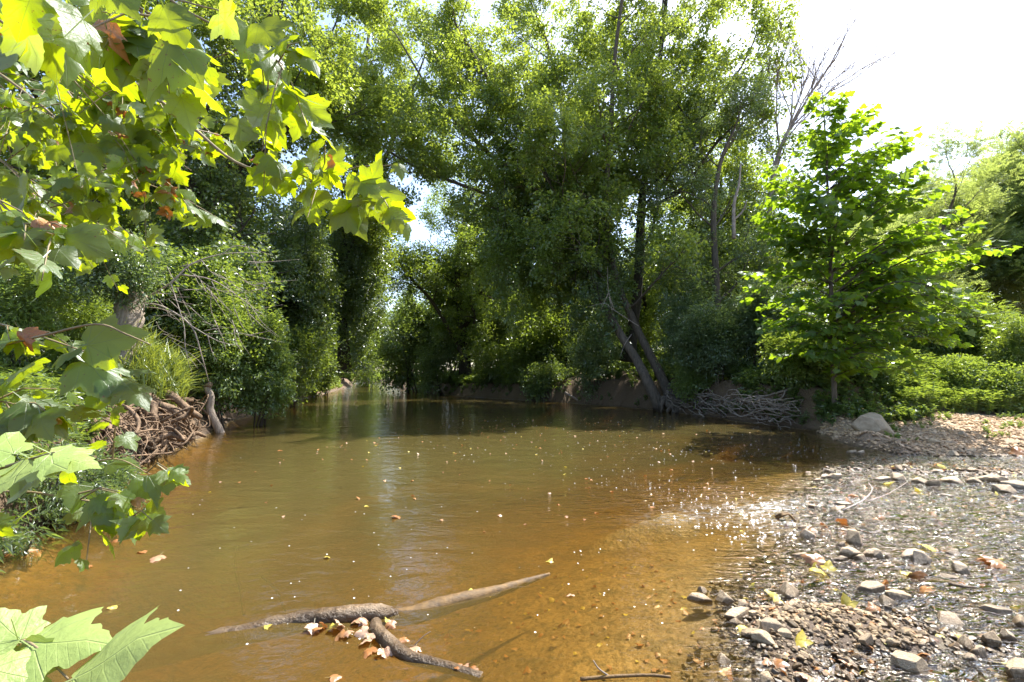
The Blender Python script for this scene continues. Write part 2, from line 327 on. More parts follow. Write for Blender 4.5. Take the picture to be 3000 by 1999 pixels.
def water_mat():
    m, t, out = newmat('creek_water'); geo = N(t, 'ShaderNodeNewGeometry').outputs['Position']
    dep = attr(t, 'depth').outputs['Fac']; rif = attr(t, 'riffle').outputs['Fac']
    def ex(k): return mathn(t, 'EXPONENT', mathn(t, 'MULTIPLY', dep, -k))
    comb = N(t, 'ShaderNodeCombineXYZ')
    for i, k in enumerate((.7, 1.4, 3.6)): L(t, ex(k), comb.inputs[i])
    tr = N(t, 'ShaderNodeBsdfTransparent'); L(t, comb.outputs[0], tr.inputs[0])
    n0 = noise(t, geo, .35, 3, .5, 1.0)
    dg = ramp(t, mathn(t, 'ADD', mathn(t, 'MULTIPLY', dep, .6), mathn(t, 'MULTIPLY', mathn(t, 'SUBTRACT', n0, .5), .8)), [(.12, (0, 0, 0)), (.55, (1, 1, 1))])
    body = mixc(t, dg, (.150, .094, .026), (.098, .078, .026))
    di = N(t, 'ShaderNodeBsdfDiffuse'); L(t, body, di.inputs[0])
    turb = mathn(t, 'SUBTRACT', 1, ex(1.05))
    mx = N(t, 'ShaderNodeMixShader'); L(t, turb, mx.inputs[0]); L(t, tr.outputs[0], mx.inputs[1]); L(t, di.outputs[0], mx.inputs[2])
    # ripples
    mp = N(t, 'ShaderNodeMapping'); mp.inputs['Scale'].default_value = (1, 1.6, 1); L(t, geo, mp.inputs[0])
    w1 = noise(t, mp.outputs[0], 1.6, 2, .45, .6); w2 = noise(t, mp.outputs[0], 6.5, 3, .5, .4)
    mp2 = N(t, 'ShaderNodeMapping'); mp2.inputs['Scale'].default_value = (.7, 1.9, 1); mp2.inputs['Rotation'].default_value = (0, 0, .35); L(t, geo, mp2.inputs[0])
    w3 = noise(t, mp2.outputs[0], 5, 2.5, .55, 1.6)
    h = mathn(t, 'ADD', mathn(t, 'MULTIPLY', w1, .035), mathn(t, 'MULTIPLY', w2, .011))
    stir = attr(t, 'stir').outputs['Fac']
    h = mathn(t, 'ADD', h, mathn(t, 'MULTIPLY', mathn(t, 'MULTIPLY', w3, stir), .19))
    nb = bump(t, h, 1.0, .55)
    gl = N(t, 'ShaderNodeBsdfGlossy'); L(t, nb, gl.inputs['Normal'])
    L(t, mathn(t, 'ADD', .012, mathn(t, 'MULTIPLY', stir, .05)), gl.inputs['Roughness'])
    fr = N(t, 'ShaderNodeFresnel'); fr.inputs[0].default_value = 1.333; L(t, nb, fr.inputs['Normal'])
    m2 = N(t, 'ShaderNodeMixShader'); L(t, mathn(t, 'MULTIPLY', fr.outputs[0], mathn(t, 'ADD', 1.0, mathn(t, 'MULTIPLY', stir, 1.5)), True), m2.inputs[0]); L(t, mx.outputs[0], m2.inputs[1]); L(t, gl.outputs[0], m2.inputs[2])
    fo = attr(t, 'froth').outputs['Fac']; fm = mathn(t, 'MULTIPLY', fo, ramp(t, noise(t, mp2.outputs[0], 14, 5, .7, 1.0), [(.50, (0, 0, 0)), (.60, (1, 1, 1))]))
    fd = N(t, 'ShaderNodeBsdfDiffuse'); fd.inputs[0].default_value = (.75, .78, .80, 1); m3 = N(t, 'ShaderNodeMixShader'); L(t, mathn(t, 'MULTIPLY', fm, .75), m3.inputs[0]); L(t, m2.outputs[0], m3.inputs[1]); L(t, fd.outputs[0], m3.inputs[2])
    L(t, m3.outputs[0], out.inputs[0]); return m
def froth_f(X, Y, Z=None):
    a = np.exp(-((X - 3.15) / 1.1) ** 2 - ((Y - 6.0 - .3 * (X - 3.15)) / .30) ** 2) * .8 + .4 * np.exp(-((X - 3.2) / .6) ** 2 - ((Y - 5.3) / .25) ** 2)
    return np.clip(a * (.7 + .5 * fbm(X, Y * 2, 3, 3)), 0, 1)
def stir_f(X, Y, Z=None):
    r = polydist(X, Y, RIFFLE)
    plume = np.exp(-((X - 2.6) / 2.4) ** 2 - ((Y - 6.6 - .25 * (X - 2.6)) / 1.1) ** 2)
    return np.clip(sstep(.5, -.6, r) + .30 * plume + .05 * sstep(4, 0, r), 0, 1)
def water_z(X, Y):
    st = stir_f(X, Y)
    return st * (.010 * fbm(X * 1.0, Y * 1.7, 9, 3) + .006 * fbm(X, Y * 1.5, 23, 2)) + .0012 * fbm(X, Y, 3, 2)
wa = grid_mesh('water', grade(-60, 46, 480, 4.0, 3.0), grade(-8, 136, 420, 4.6, 4.2), water_z, water_mat(),
               {'depth': lambda X, Y, Z: np.clip(-height(X, Y), 0, 3), 'riffle': rif_attr, 'stir': stir_f, 'froth': froth_f})
tag(wa, 'murky amber brown creek water, calm pool running from a glittering riffle', kind='structure')
def ground_z(x, y): return float(height(np.array([x]), np.array([y]))[0])

# ------------------------------------------------------------------ leaf and spray templates
def kite(mb, p, d, n, ln, wd, fold=.25, droop=.15, tint=None):
    d = d / (np.linalg.norm(d) + 1e-9); s = np.cross(d, n); s /= np.linalg.norm(s) + 1e-9; n = np.cross(s, d)
    v = [p, p + d * ln * .42 + s * wd * .5 + n * wd * fold, p + d * ln - n * ln * droop, p + d * ln * .42 - s * wd * .5 + n * wd * fold]
    mb.add(v, [(0, 1, 2), (0, 2, 3)], tint)
def spray(name, mat, seed, Lh=.8, n=44, ll=.12, lw=.10, sx=.35, sz=.18, hang=0., upright=0., kinds='leaf', droop=.2, flat=.7):
    r = np.random.RandomState(seed); mb = MB()
    mb.tube([(0, 0, 0), (Lh * .5, 0, .02 * Lh), (Lh, 0, -.05 * Lh)], (.006, .002), 3, cap=False)
    for i in range(n):
        t = r.rand() ** .8; side = r.randn() * sx * (1 - .4 * t); zz = r.randn() * sz
        p = np.array([t * Lh, side, zz - .1 * abs(side)])
        d = np.array([.5 + .5 * r.rand(), np.sign(side) * (.3 + r.rand()), -.25 - hang + upright + .5 * r.randn()])
        nn = np.array([r.randn() * (1 - flat), r.randn() * (1 - flat), 1]) + r.randn(3) * .35
        sc = .7 + .6 * r.rand()
        if kinds == 'feather':     # pinnate leaf: a row of small leaflets
            d /= np.linalg.norm(d)
            for k in range(5):
                for sg in (-1, 1):
                    s = np.cross(d, [0, 0, 1.]); s /= np.linalg.norm(s) + 1e-9
                    kite(mb, p + d * ll * (k + .5) * .35, d * .4 + s * sg, np.array([0, 0, 1.]) + r.randn(3) * .3, ll * .45, lw * .5, tint=r.rand())
        else: kite(mb, p, d, nn, ll * sc, lw * sc, droop=droop, tint=r.rand())
    me = mb.mesh(name, mat, False); o = bpy.data.objects.new(name, me); return o
def blades(name, mat, seed, n=26, h=.45, w=.012, spread=.12, bend=.5):
    r = np.random.RandomState(seed); mb = MB()
    for i in range(n):
        a = r.rand() * 6.28; b = np.array([r.randn() * spread, r.randn() * spread, 0]); o = np.array([math.cos(a), math.sin(a), 0]); s = np.array([-math.sin(a), math.cos(a), 0]) * w
        hh = h * (.5 + .7 * r.rand()); k = bend * hh * (.3 + r.rand())
        v = [b - s, b + s, b + o * k * .3 + np.array([0, 0, hh * .6]) + s * .8, b + o * k * .3 + np.array([0, 0, hh * .6]) - s * .8, b + o * k + np.array([0, 0, hh * .85])]
        mb.add(v, [(0, 1, 2, 3), (3, 2, 4)], r.rand())
    return bpy.data.objects.new(name, mb.mesh(name, mat, False))
def herb(name, mat, seed, h=.5, n=26, ll=.11, lw=.028):
    r = np.random.RandomState(seed); mb = MB()
    for k in range(3):
        a = r.rand() * 6.28; top = np.array([math.cos(a) * .12, math.sin(a) * .12, h * (.8 + .3 * r.rand())])
        mb.tube([(0, 0, 0), tuple(top * .5 + np.array([.01, 0, 0])), tuple(top)], (.005, .002), 3, cap=False)
        for i in range(n):
            t = .25 + .75 * r.rand(); an = i * 2.4 + r.rand(); p = top * t
            d = np.array([math.cos(an), math.sin(an), .35 + .5 * t - .3 * r.rand()])
            kite(mb, p, d, np.array([0, 0, 1.]) + r.randn(3) * .25, ll * (.7 + .6 * r.rand()), lw * (.8 + .5 * r.rand()), droop=.25, tint=r.rand())
    return bpy.data.objects.new(name, mb.mesh(name, mat, False))
T = {}
T['maple'] = [spray('maple_spray', M['maple'], i, .75, 40, .135, .11, .23, .14) for i in range(3)]
T['far'] = [spray('far_spray', M['far'], 10 + i, 1.1, 42, .17, .13, .42, .25) for i in range(3)]
T['cool'] = [spray('cool_spray', M['cool'], 20 + i, .6, 60, .07, .042, .20, .12) for i in range(3)]
T['vine'] = [spray('vine_spray', M['vine'], 30 + i, .6, 42, .09, .075, .20, .12, hang=.5, droop=.3) for i in range(3)]
T['willow'] = [spray('willow_spray', M['weed'], 40 + i, .55, 44, .11, .022, .16, .08, hang=.2, droop=.3) for i in range(3)]
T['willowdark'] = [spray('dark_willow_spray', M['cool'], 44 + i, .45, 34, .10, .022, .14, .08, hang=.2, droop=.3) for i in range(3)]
T['locust'] = [spray('locust_spray', M['locust'], 50 + i, .8, 16, .17, .09, .28, .12, kinds='feather') for i in range(3)]
T['bush'] = [spray('bush_spray', M['weed'], 60 + i, .5, 48, .085, .055, .17, .10) for i in range(3)]
T['hang'] = [spray('hanging_spray', M['vine'], 70 + i, .9, 60, .10, .085, .14, .12, hang=.3, droop=.3) for i in range(3)]
T['herb'] = [herb('herb_clump', M['weed'], i) for i in range(3)]
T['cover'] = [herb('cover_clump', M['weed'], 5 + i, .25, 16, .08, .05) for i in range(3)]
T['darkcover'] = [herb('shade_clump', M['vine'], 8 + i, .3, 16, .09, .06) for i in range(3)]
T['grass'] = [blades('grass_clump', M['grass'], i, 30, .55, .008, .10, .7) for i in range(3)]
_ng = {}
def nodegroup(key, objs):
    if key in _ng: return _ng[key]
    g = bpy.data.node_groups.new('scatter_' + key, 'GeometryNodeTree')
    g.interface.new_socket('Geometry', in_out='INPUT', socket_type='NodeSocketGeometry'); g.interface.new_socket('Geometry', in_out='OUTPUT', socket_type='NodeSocketGeometry')
    gi = g.nodes.new('NodeGroupInput'); go = g.nodes.new('NodeGroupOutput'); jo = g.nodes.new('GeometryNodeJoinGeometry')
    for o in objs:
        oi = g.nodes.new('GeometryNodeObjectInfo'); oi.inputs['Object'].default_value = o
        gt = g.nodes.new('GeometryNodeGeometryToInstance'); g.links.new(oi.outputs['Geometry'], gt.inputs[0]); g.links.new(gt.outputs[0], jo.inputs[0])
    ip = g.nodes.new('GeometryNodeInstanceOnPoints'); ip.inputs['Pick Instance'].default_value = True
    def na(nm, ty):
        n = g.nodes.new('GeometryNodeInputNamedAttribute'); n.data_type = ty; n.inputs['Name'].default_value = nm; return n.outputs[0]
    er = g.nodes.new('FunctionNodeEulerToRotation')
    g.links.new(na('rot', 'FLOAT_VECTOR'), er.inputs[0]); g.links.new(er.outputs[0], ip.inputs['Rotation'])
    g.links.new(na('scl', 'FLOAT'), ip.inputs['Scale']); g.links.new(na('idx', 'INT'), ip.inputs['Instance Index'])
    g.links.new(gi.outputs[0], ip.inputs['Points']); g.links.new(jo.outputs[0], ip.inputs['Instance']); g.links.new(ip.outputs[0], go.inputs[0])
    _ng[key] = g; return g
def scatter(name, key, pts, rots, scl, parent=None, loc=None, seed=0):
    pts = np.asarray(pts, float); n = len(pts); me = bpy.data.meshes.new(name); me.vertices.add(n); me.vertices.foreach_set('co', pts.ravel())
    a = me.attributes.new('rot', 'FLOAT_VECTOR', 'POINT'); a.data.foreach_set('vector', np.asarray(rots, np.float32).ravel())
    a = me.attributes.new('scl', 'FLOAT', 'POINT'); a.data.foreach_set('value', np.asarray(scl, np.float32))
    a = me.attributes.new('idx', 'INT', 'POINT'); a.data.foreach_set('value', np.random.RandomState(seed).randint(0, len(T[key]), n).astype(np.int32))
    me.update(); o = bpy.data.objects.new(name, me); C.objects.link(o)
    o.modifiers.new('leaves', 'NODES').node_group = nodegroup(key, T[key])
    if parent: o.parent = parent
    if loc is not None: o.location = loc
    return o
def rot_from_dir(d, r, roll=.5):
    d = np.asarray(d, float); n = np.linalg.norm(d, axis=1) + 1e-9
    return np.stack([r.randn(len(d)) * roll, -np.arcsin(np.clip(d[:, 2] / n, -1, 1)), np.arctan2(d[:, 1], d[:, 0])], -1)

# ------------------------------------------------------------------ trees
def branch(p, d, Ln, r, nseg, up, wob):
    pts = [p.copy()]; d = d / np.linalg.norm(d)
    for i in range(nseg):
        d = d + np.array([0, 0, up / nseg]) + r.randn(3) * wob; d /= np.linalg.norm(d); p = p + d * (Ln / nseg); pts.append(p)
    return np.array(pts), d
def foliate(r, p, d, Ln, rad, lv, mbt, out, up, dens):
    """limb with sub-branches and twigs; out collects (point, direction) of leaf sprays"""
    pts, dl = branch(p, d, Ln, r, 7, up, .12); mbt.tube(pts, (rad, rad * .3), 6, cap=False)
    nsub = max(3, int(Ln * 1.5 * dens))
    for k in range(nsub):
        t = .25 + .75 * (k + r.rand()) / nsub; q = t * 7; i = min(6, int(q)); pp = pts[i] + (pts[i + 1] - pts[i]) * min(1, q - i)
        dd = pts[min(7, i + 1)] - pts[i]; dd /= np.linalg.norm(dd)
        rd = r.randn(3); rd -= dd * rd.dot(dd); rd /= np.linalg.norm(rd) + 1e-9
        d2 = dd * .7 + rd * .9 + np.array([0, 0, .15]); l2 = (.28 + .2 * r.rand()) * Ln * (1.15 - .6 * t) + .5
        p2, _ = branch(pp, d2, l2, r, 4, up * .4, .15); mbt.tube(p2, (rad * .32, .012), 4, cap=False)
        n3 = max(2, int(l2 * 2.6))
        for m in range(n3):
            s = .3 + .7 * (m + r.rand()) / n3; q = s * 4; i = min(3, int(q)); p3 = p2[i] + (p2[i + 1] - p2[i]) * min(1, q - i)
            d3 = (p2[i + 1] - p2[i]); d3 /= np.linalg.norm(d3); rr = r.randn(3); d3 = d3 + rr * .75; d3[2] = d3[2] * .6 + .05
            out.append((p3, d3))
            if r.rand() < .6: out.append((p3 + d3 / np.linalg.norm(d3) * .5 + r.randn(3) * .15, d3 + r.randn(3) * .5))
        out.append((p2[-1], p2[-1] - p2[-2])); 
    out.append((pts[-1], dl))
def tree(base, stems, key, label, cat='tree', seed=0, limbs=12, limb_len=4.5, start=.3, up=.35, dens=1., bark='bark_dark', scl=1., name='tree', group=None, out_k=1., sides=10, flare=1.4, gap=30):
    """stems: list of (points in world space, radius at foot, radius at top)"""
    r = np.random.RandomState(seed); base = Vector(base); root = empty(name, base, label, cat, group); out = []
    b = np.array(base)
    for si, (pl, r0, r1, *opt) in enumerate(stems):
        pts = np.array([tuple(q) for q in smooth_line(pl, k=4)]) - b; n = len(pts)
        rad = np.linspace(r0, r1, n); 
        if si == 0 or (opt and opt[0] == 'foot'): rad[0] *= flare; rad[1] *= 1 + (flare - 1) * .4
        mb = MB(); mb.tube(pts, rad, sides, rough=.06); mb.build('trunk', M[bark], root)
        seg = np.linalg.norm(np.diff(pts, axis=0), axis=1); cum = np.concatenate([[0], np.cumsum(seg)]); tot = cum[-1]
        nl = max(3, int(limbs * tot / 16)); st0 = start if not (opt and len(opt) > 1) else opt[1]
        mt = MB()
        for k in range(nl):
            t = st0 + (1 - st0) * (k + r.rand()) / nl; i = min(n - 2, np.searchsorted(cum, t * tot) - 1); i = max(i, 0)
            p = pts[i] + (pts[i + 1] - pts[i]) * r.rand(); dd = pts[i + 1] - pts[i]; dd /= np.linalg.norm(dd)
            a = r.rand() * 6.28 + k * 2.4; d = dd * .55 + np.array([math.cos(a), math.sin(a), .12]) * out_k
            lb = MB() if k < 60 else mt
            foliate(r, p, d, limb_len * (1.15 - .55 * t) * (.75 + .5 * r.rand()), max(.02, rad[i] * .38), 0, lb, out, up, dens)
            lb.build('limb', M[bark], root)
        foliate(r, pts[-1], pts[-1] - pts[-2], limb_len * .6, r1, 0, mt, out, up, dens)
        if mt.n: mt.build('limb', M[bark], root)
    pts = np.array([o[0] for o in out]); ds = np.array([o[1] for o in out])
    fx = r.rand(6) * 6.28; kq = 2.6 if key != 'locust' else 3.2
    fld = sum(np.sin(kq * (1, 1.7, 2.3)[i % 3] * (pts @ (lambda v: v / np.linalg.norm(v))(r.randn(3))) + fx[i]) / (1, 1.3, 1.6)[i % 3] for i in range(6))
    keep = fld > np.percentile(fld, gap); pts, ds = pts[keep], ds[keep]; pts2 = pts + r.randn(*pts.shape) * .22; ds2 = ds + r.randn(*ds.shape) * .6; sel = r.rand(len(pts)) < .5; pts = np.concatenate([pts, pts2[sel]]); ds = np.concatenate([ds, ds2[sel]])
    cr = scatter('crown', key, pts, rot_from_dir(ds, r), (.8 + .5 * r.rand(len(pts))) * scl, root, seed=seed); cr['kind'] = 'stuff'
    return root
def children(o): return [c for c in list(C.objects) if c.parent == o]
_kids = {}
def copy_tree(o, loc, rz=0, sc=1, label=None):
    if o.name not in _kids: _kids[o.name] = children(o)
    c = o.copy(); C.objects.link(c); c.location = loc; c.rotation_euler = (0, 0, rz); c.scale = (sc,) * 3
    if label: c['label'] = label
    for k in _kids[o.name]:
        q = k.copy(); C.objects.link(q); q.parent = c
    return c
def line(*a): return [P(*q) for q in a]

# --- the leaning silver maples on the right bank
b0 = G(1945, 1195, .15)
tree(b0, [
    (line((1935, 1197, b0.y), (1900, 1125, b0.y), (1862, 1050, 22.4), (1800, 950, 22.8), (1720, 780, 24), (1640, 600, 25), (1540, 400, 25.5), (1430, 230, 26), (1340, 80, 26)), .25, .07),
    (line((1972, 1185, b0.y + .3), (1940, 1110, 22.6), (1905, 1040, 23), (1860, 950, 23.6), (1800, 800, 24), (1775, 600, 24), (1790, 380, 24), (1800, 180, 24), (1830, -60, 24)), .24, .08, 'foot'),
    (line((1730, 800, 24), (1640, 680, 24.5), (1500, 600, 25), (1320, 530, 25.5), (1180, 470, 26), (1090, 400, 26)), .15, .04, 'no', .08),
    (line((1660, 640, 25), (1540, 540, 26), (1400, 420, 26.5), (1270, 280, 27), (1160, 100, 27)), .17, .04, 'no', .2),
], 'maple', 'big maple leaning out over the pool on two grey stems joined at the root', seed=3, limbs=16, limb_len=4.4, start=.22, dens=1.0, bark='bark', name='leaning_maple', flare=1.3)
b1 = Vector((6.2, 27.0, 1.2))
tree(b1, [
    (line((1840, 1060, 27), (1870, 820, 27), (1880, 600, 27), (1910, 380, 27), (1935, 160, 27), (1960, -80, 27)), .32, .09),
    (line((1900, 520, 27), (1990, 400, 26), (2080, 320, 25.5), (2170, 200, 25)), .16, .05, 'no', .15),
    (line((1890, 560, 27), (1990, 560, 26), (2090, 430, 25), (2180, 340, 24.5)), .12, .04, 'no', .15),
], 'maple', 'tall straight maple whose crown ends against the open sky', seed=11, limbs=17, limb_len=4.8, start=.25, dens=1.1, name='tall_maple')
b2 = P(1990, 1060, 31)
tree(b2, [(line((1660, 1090, 33), (1640, 850, 33), (1660, 600, 33), (1650, 350, 33), (1600, 120, 33), (1560, 20, 33)), .30, .08)], 'maple',
     'dark maple standing behind the fork of the leaning maple', seed=21, limbs=16, limb_len=5.2, start=.2, dens=1.1, name='maple_tree')
# --- left bank tall trees
tree(P(640, 1080, 20), [(line((640, 1080, 20), (680, 800, 20), (700, 500, 20), (760, 250, 20.5), (800, 0, 21), (830, -160, 21)), .34, .08),
                        (line((700, 560, 20), (800, 420, 20), (900, 300, 20.5), (960, 130, 21)), .18, .05, 'no', .2)], 'maple',
     'tall sunlit tree on the left bank rising above the sycamore branch', seed=31, limbs=16, limb_len=4.4, start=.22, dens=1.15, name='bank_tree')
tree(P(1000, 1090, 33), [(line((1010, 1090, 33), (1000, 800, 33), (1040, 500, 33), (1060, 300, 33), (1080, 100, 33)), .34, .09),
                         (line((1030, 620, 33), (1120, 480, 33), (1180, 340, 33), (1250, 150, 33)), .2, .05, 'no', .2)], 'maple',
     'tree beyond the hanging vines with its crown spread over the creek', seed=41, limbs=15, limb_len=5, start=.2, dens=1.1, name='bank_tree')
tree(P(200, 1000, 15), [(line((200, 1050, 15), (260, 700, 15), (300, 350, 15), (330, 50, 15.5), (360, -200, 16)), .3, .08)], 'maple',
     'shaded tree behind the sycamore branch at the upper left', seed=51, limbs=17, limb_len=4.2, start=.12, dens=1.2, name='bank_tree')
tree(P(470, 1080, 17), [(line((480, 1060, 17), (520, 800, 17), (560, 560, 17), (600, 330, 17)), .24, .07)], 'vine',
     'low dark tree crowding the left bank above the broken trunk', seed=52, limbs=20, limb_len=3.6, start=.1, dens=1.3, name='bank_tree', scl=1.1)
# --- centre distance: a slim leaning tree and its neighbours
tree(P(1390, 1120, 40), [(line((1385, 1120, 40), (1340, 1010, 40), (1270, 890, 39), (1200, 810, 38), (1160, 760, 38)), .22, .07)], 'far',
     'slim tree with bare stem leaning left over the far channel', seed=61, limbs=12, limb_len=4, start=.6, name='slim_leaning_tree', scl=.8)
tree(P(1365, 1100, 42), [(line((1365, 1110, 42), (1350, 900, 42), (1340, 760, 42), (1370, 600, 42)), .45, .12),
                         (line((1355, 950, 42), (1400, 850, 42), (1420, 720, 42)), .22, .08, 'no')], 'far', 'forked tree on the far bend with vines up its trunk', seed=62, limbs=20, limb_len=5, start=.2, dens=1.1, name='forked_tree', scl=.8)
# --- forest behind
proto = tree((-22, 52, 2), [([(-22, 52, 1.2), (-22.3, 58, 8), (-21.5, 52, 15), (-21, 52, 19)] if False else [(-22, 52, 1.2), (-22.3, 52.2, 7), (-21.5, 52, 12), (-21, 52, 16)], .35, .1)], 'far',
             'rounded tree closing the far left bank above the sunlit grass', seed=71, limbs=20, limb_len=5.2, start=.12, name='woodland_tree', group='woodland trees closing the view behind the creek', dens=1.0)
proto2 = tree((14, 42, 2), [([(14, 42, 1.2), (14.4, 42.2, 6), (13.8, 42, 11), (14.3, 42, 14)], .3, .08)], 'far',
              'woodland tree directly behind the tall straight maple', seed=72, limbs=20, limb_len=4.6, start=.1, name='woodland_tree', group='woodland trees closing the view behind the creek', dens=1.0)
wl = 'woodland tree glimpsed through gaps in the trees before it'
for i, (x, y, s, pr) in enumerate([(-30, 48, 1.0, 0), (-26, 36, 1.05, 1), (-37, 62, 1.1, 0), (-13, 72, .95, 1), (-6, 60, 1, 0), (0, 52, 1.05, 1), (7, 50, 1, 0), (-20, 88, 1, 1),
                                   (-44, 84, 1.1, 0), (-38, 128, 1.2, 1), (-54, 120, 1.3, 0), (13, 60, 1, 1), (20, 50, .8, 0), (-34, 44, 1.1, 0), (-21, 26, .85, 1), (-18, 31, .9, 0), (-30, 26, 1, 1), (-17, 19, .8, 1), (-3, 44, .8, 1), (4, 40, .8, 0), (10, 36, .75, 1), (-30, 142, 1.2, 0), (15, 33, .8, 1), (12.6, 30.5, .85, 0), (18.5, 36, .8, 1)]):
    side = 'left' if x < -14 and y < 70 else 'far' if y >= 60 else 'right' if x > 6 else 'mid'
    c = copy_tree((proto, proto2)[pr], (x, y, 1.6), i * 1.9, s, {'left': 'woodland tree filling in behind the left bank shrubs', 'far': 'distant woodland tree beyond the end of the channel', 'right': 'woodland tree glimpsed behind the tall maple and dead tree', 'mid': 'woodland tree seen in the gap behind the mud point'}[side])
    c['group'] = {'left': 'woodland trees behind the left bank', 'far': 'woodland trees beyond the channel', 'right': 'woodland trees behind the tall maple', 'mid': 'woodland trees behind the mud point'}[side]
# --- right: smaller trees
tree(P(2010, 1000, 24), [(line((2100, 1080, 23), (2100, 860, 23), (2090, 640, 23), (2110, 480, 23), (2150, 380, 23)), .2, .06)], 'cool',
     'grey-green tree between the tall maple and the sycamore sapling', seed=81, limbs=19, limb_len=3.2, start=.15, dens=1.3, name='bank_tree', scl=1.25, bark='bark')
tree(P(2230, 1040, 25), [(line((2215, 1060, 25), (2230, 860, 25), (2250, 660, 25), (2270, 520, 25)), .22, .07)], 'far',
     'leafy tree at the foot of the bare dead tree', seed=82, limbs=17, limb_len=3.0, start=.15, dens=1.2, name='bank_tree', scl=.7, bark='bark')
tree(P(2870, 1000, 31), [(line((2860, 1010, 31), (2870, 860, 31), (2850, 740, 31), (2880, 640, 31)), .2, .06)], 'locust',
     'feathery pale green locust tree nearest the edge of the picture', seed=83, limbs=34, limb_len=5.4, start=.05, dens=1.6, name='locust_tree', scl=1.4, bark='bark')
tree(P(3050, 1000, 29), [(line((3050, 1010, 29), (3040, 860, 29), (3030, 700, 29), (3020, 600, 29)), .2, .06)], 'locust',
     'locust tree cut by the right edge with dense feathery leaves', seed=84, limbs=34, limb_len=5.2, start=.05, dens=1.6, name='locust_tree', scl=1.4, bark='bark')
tree(P(2740, 1000, 26), [(line((2720, 1010, 26), (2740, 800, 26), (2760, 680, 26), (2800, 560, 26), (2790, 500, 26)), .14, .03)], 'locust',
     'thin wispy locust with open twigs against the sky', seed=85, limbs=16, limb_len=3.4, start=.45, dens=.8, name='locust_tree', scl=.8, bark='bark')
tree(P(2560, 1000, 24), [(line((2560, 1010, 24), (2560, 860, 24), (2580, 760, 24)), .16, .05)], 'locust',
     'low locust tree seen behind the sycamore sapling', seed=86, limbs=36, limb_len=3.4, start=.05, dens=1.8, name='locust_tree', scl=1.1, bark='bark')

# --- bare dead tree
def dead_tree():
    r = np.random.RandomState(7); base = P(2225, 900, 24); root = empty('dead_tree', base, 'bare dead tree with purple-grey twigs fanning into the sky', 'tree')
    b = np.array(base); mb = MB(); tr = line((2215, 1080, 24), (2230, 800, 24), (2250, 660, 24), (2265, 520, 24), (2285, 440, 24), (2310, 380, 24)); pts = np.array([tuple(q) for q in smooth_line(tr)]) - b
    mb.tube(pts, (.20, .075), 8, rough=.05); mb.build('trunk', M['dead'], root)
    def rec(p, d, Ln, rad, lv, mb):
        pts, dl = branch(p, d, Ln, r, 6, .22, .10); mb.tube(pts, (rad, rad * .45), 5 if lv < 2 else 3, cap=False)
        if lv >= 3: return
        for k in range(4 if lv == 0 else 4 if lv == 1 else 3):
            t = .25 + .7 * (k + r.rand()) / 4; i = int(t * 6); dd = pts[min(6, i + 1)] - pts[i] if i < 6 else dl
            rd = r.randn(3); rd[1] *= .7; rec(pts[i], dd / np.linalg.norm(dd) + rd * .30, Ln * .6, max(.012, rad * .55), lv + 1, mb)
    for a, bb, Ln, rad, i0 in ((2285, 440, 0, 0, 0),):
        for (uv0, uv1, rad) in (((2310, 380), (2400, 170), .07), ((2285, 440), (2300, 160), .05), ((2300, 400), (2440, 190), .05), ((2265, 520), (2290, 250), .035), ((2310, 380), (2360, 150), .05), ((2290, 430), (2420, 260), .04), ((2300, 405), (2350, 190), .045), ((2310, 380), (2440, 140), .05), ((2280, 450), (2330, 300), .035)):
            p0 = np.array(P(*uv0, 24)) - b; p1 = np.array(P(*uv1, 24)) - b; mbl = MB(); rec(p0, p1 - p0, np.linalg.norm(p1 - p0), rad, 0, mbl); mbl.build('limb', M['dead'], root)
dead_tree()
# thin leaning dead trunk + stub, inside the trees right of the tall maple
r_ = np.random.RandomState(3)
root = empty('dead_snag', P(2140, 660, 21), 'pale forked dead branch standing in front of the grey-green tree', 'dead tree'); b = np.array(root.location)
mb = MB(); mb.tube(np.array([tuple(q) for q in smooth_line(line((2150, 700, 21), (2150, 600, 21), (2165, 540, 21), (2170, 480, 21)))]) - b, (.09, .03), 7, .1); mb.build('trunk', M['dead'], root)
mb = MB(); mb.tube(np.array([tuple(q) for q in smooth_line(line((2150, 645, 21), (2175, 620, 21), (2188, 590, 20.8)))]) - b, (.05, .025), 6, .1); mb.build('limb', M['dead'], root)

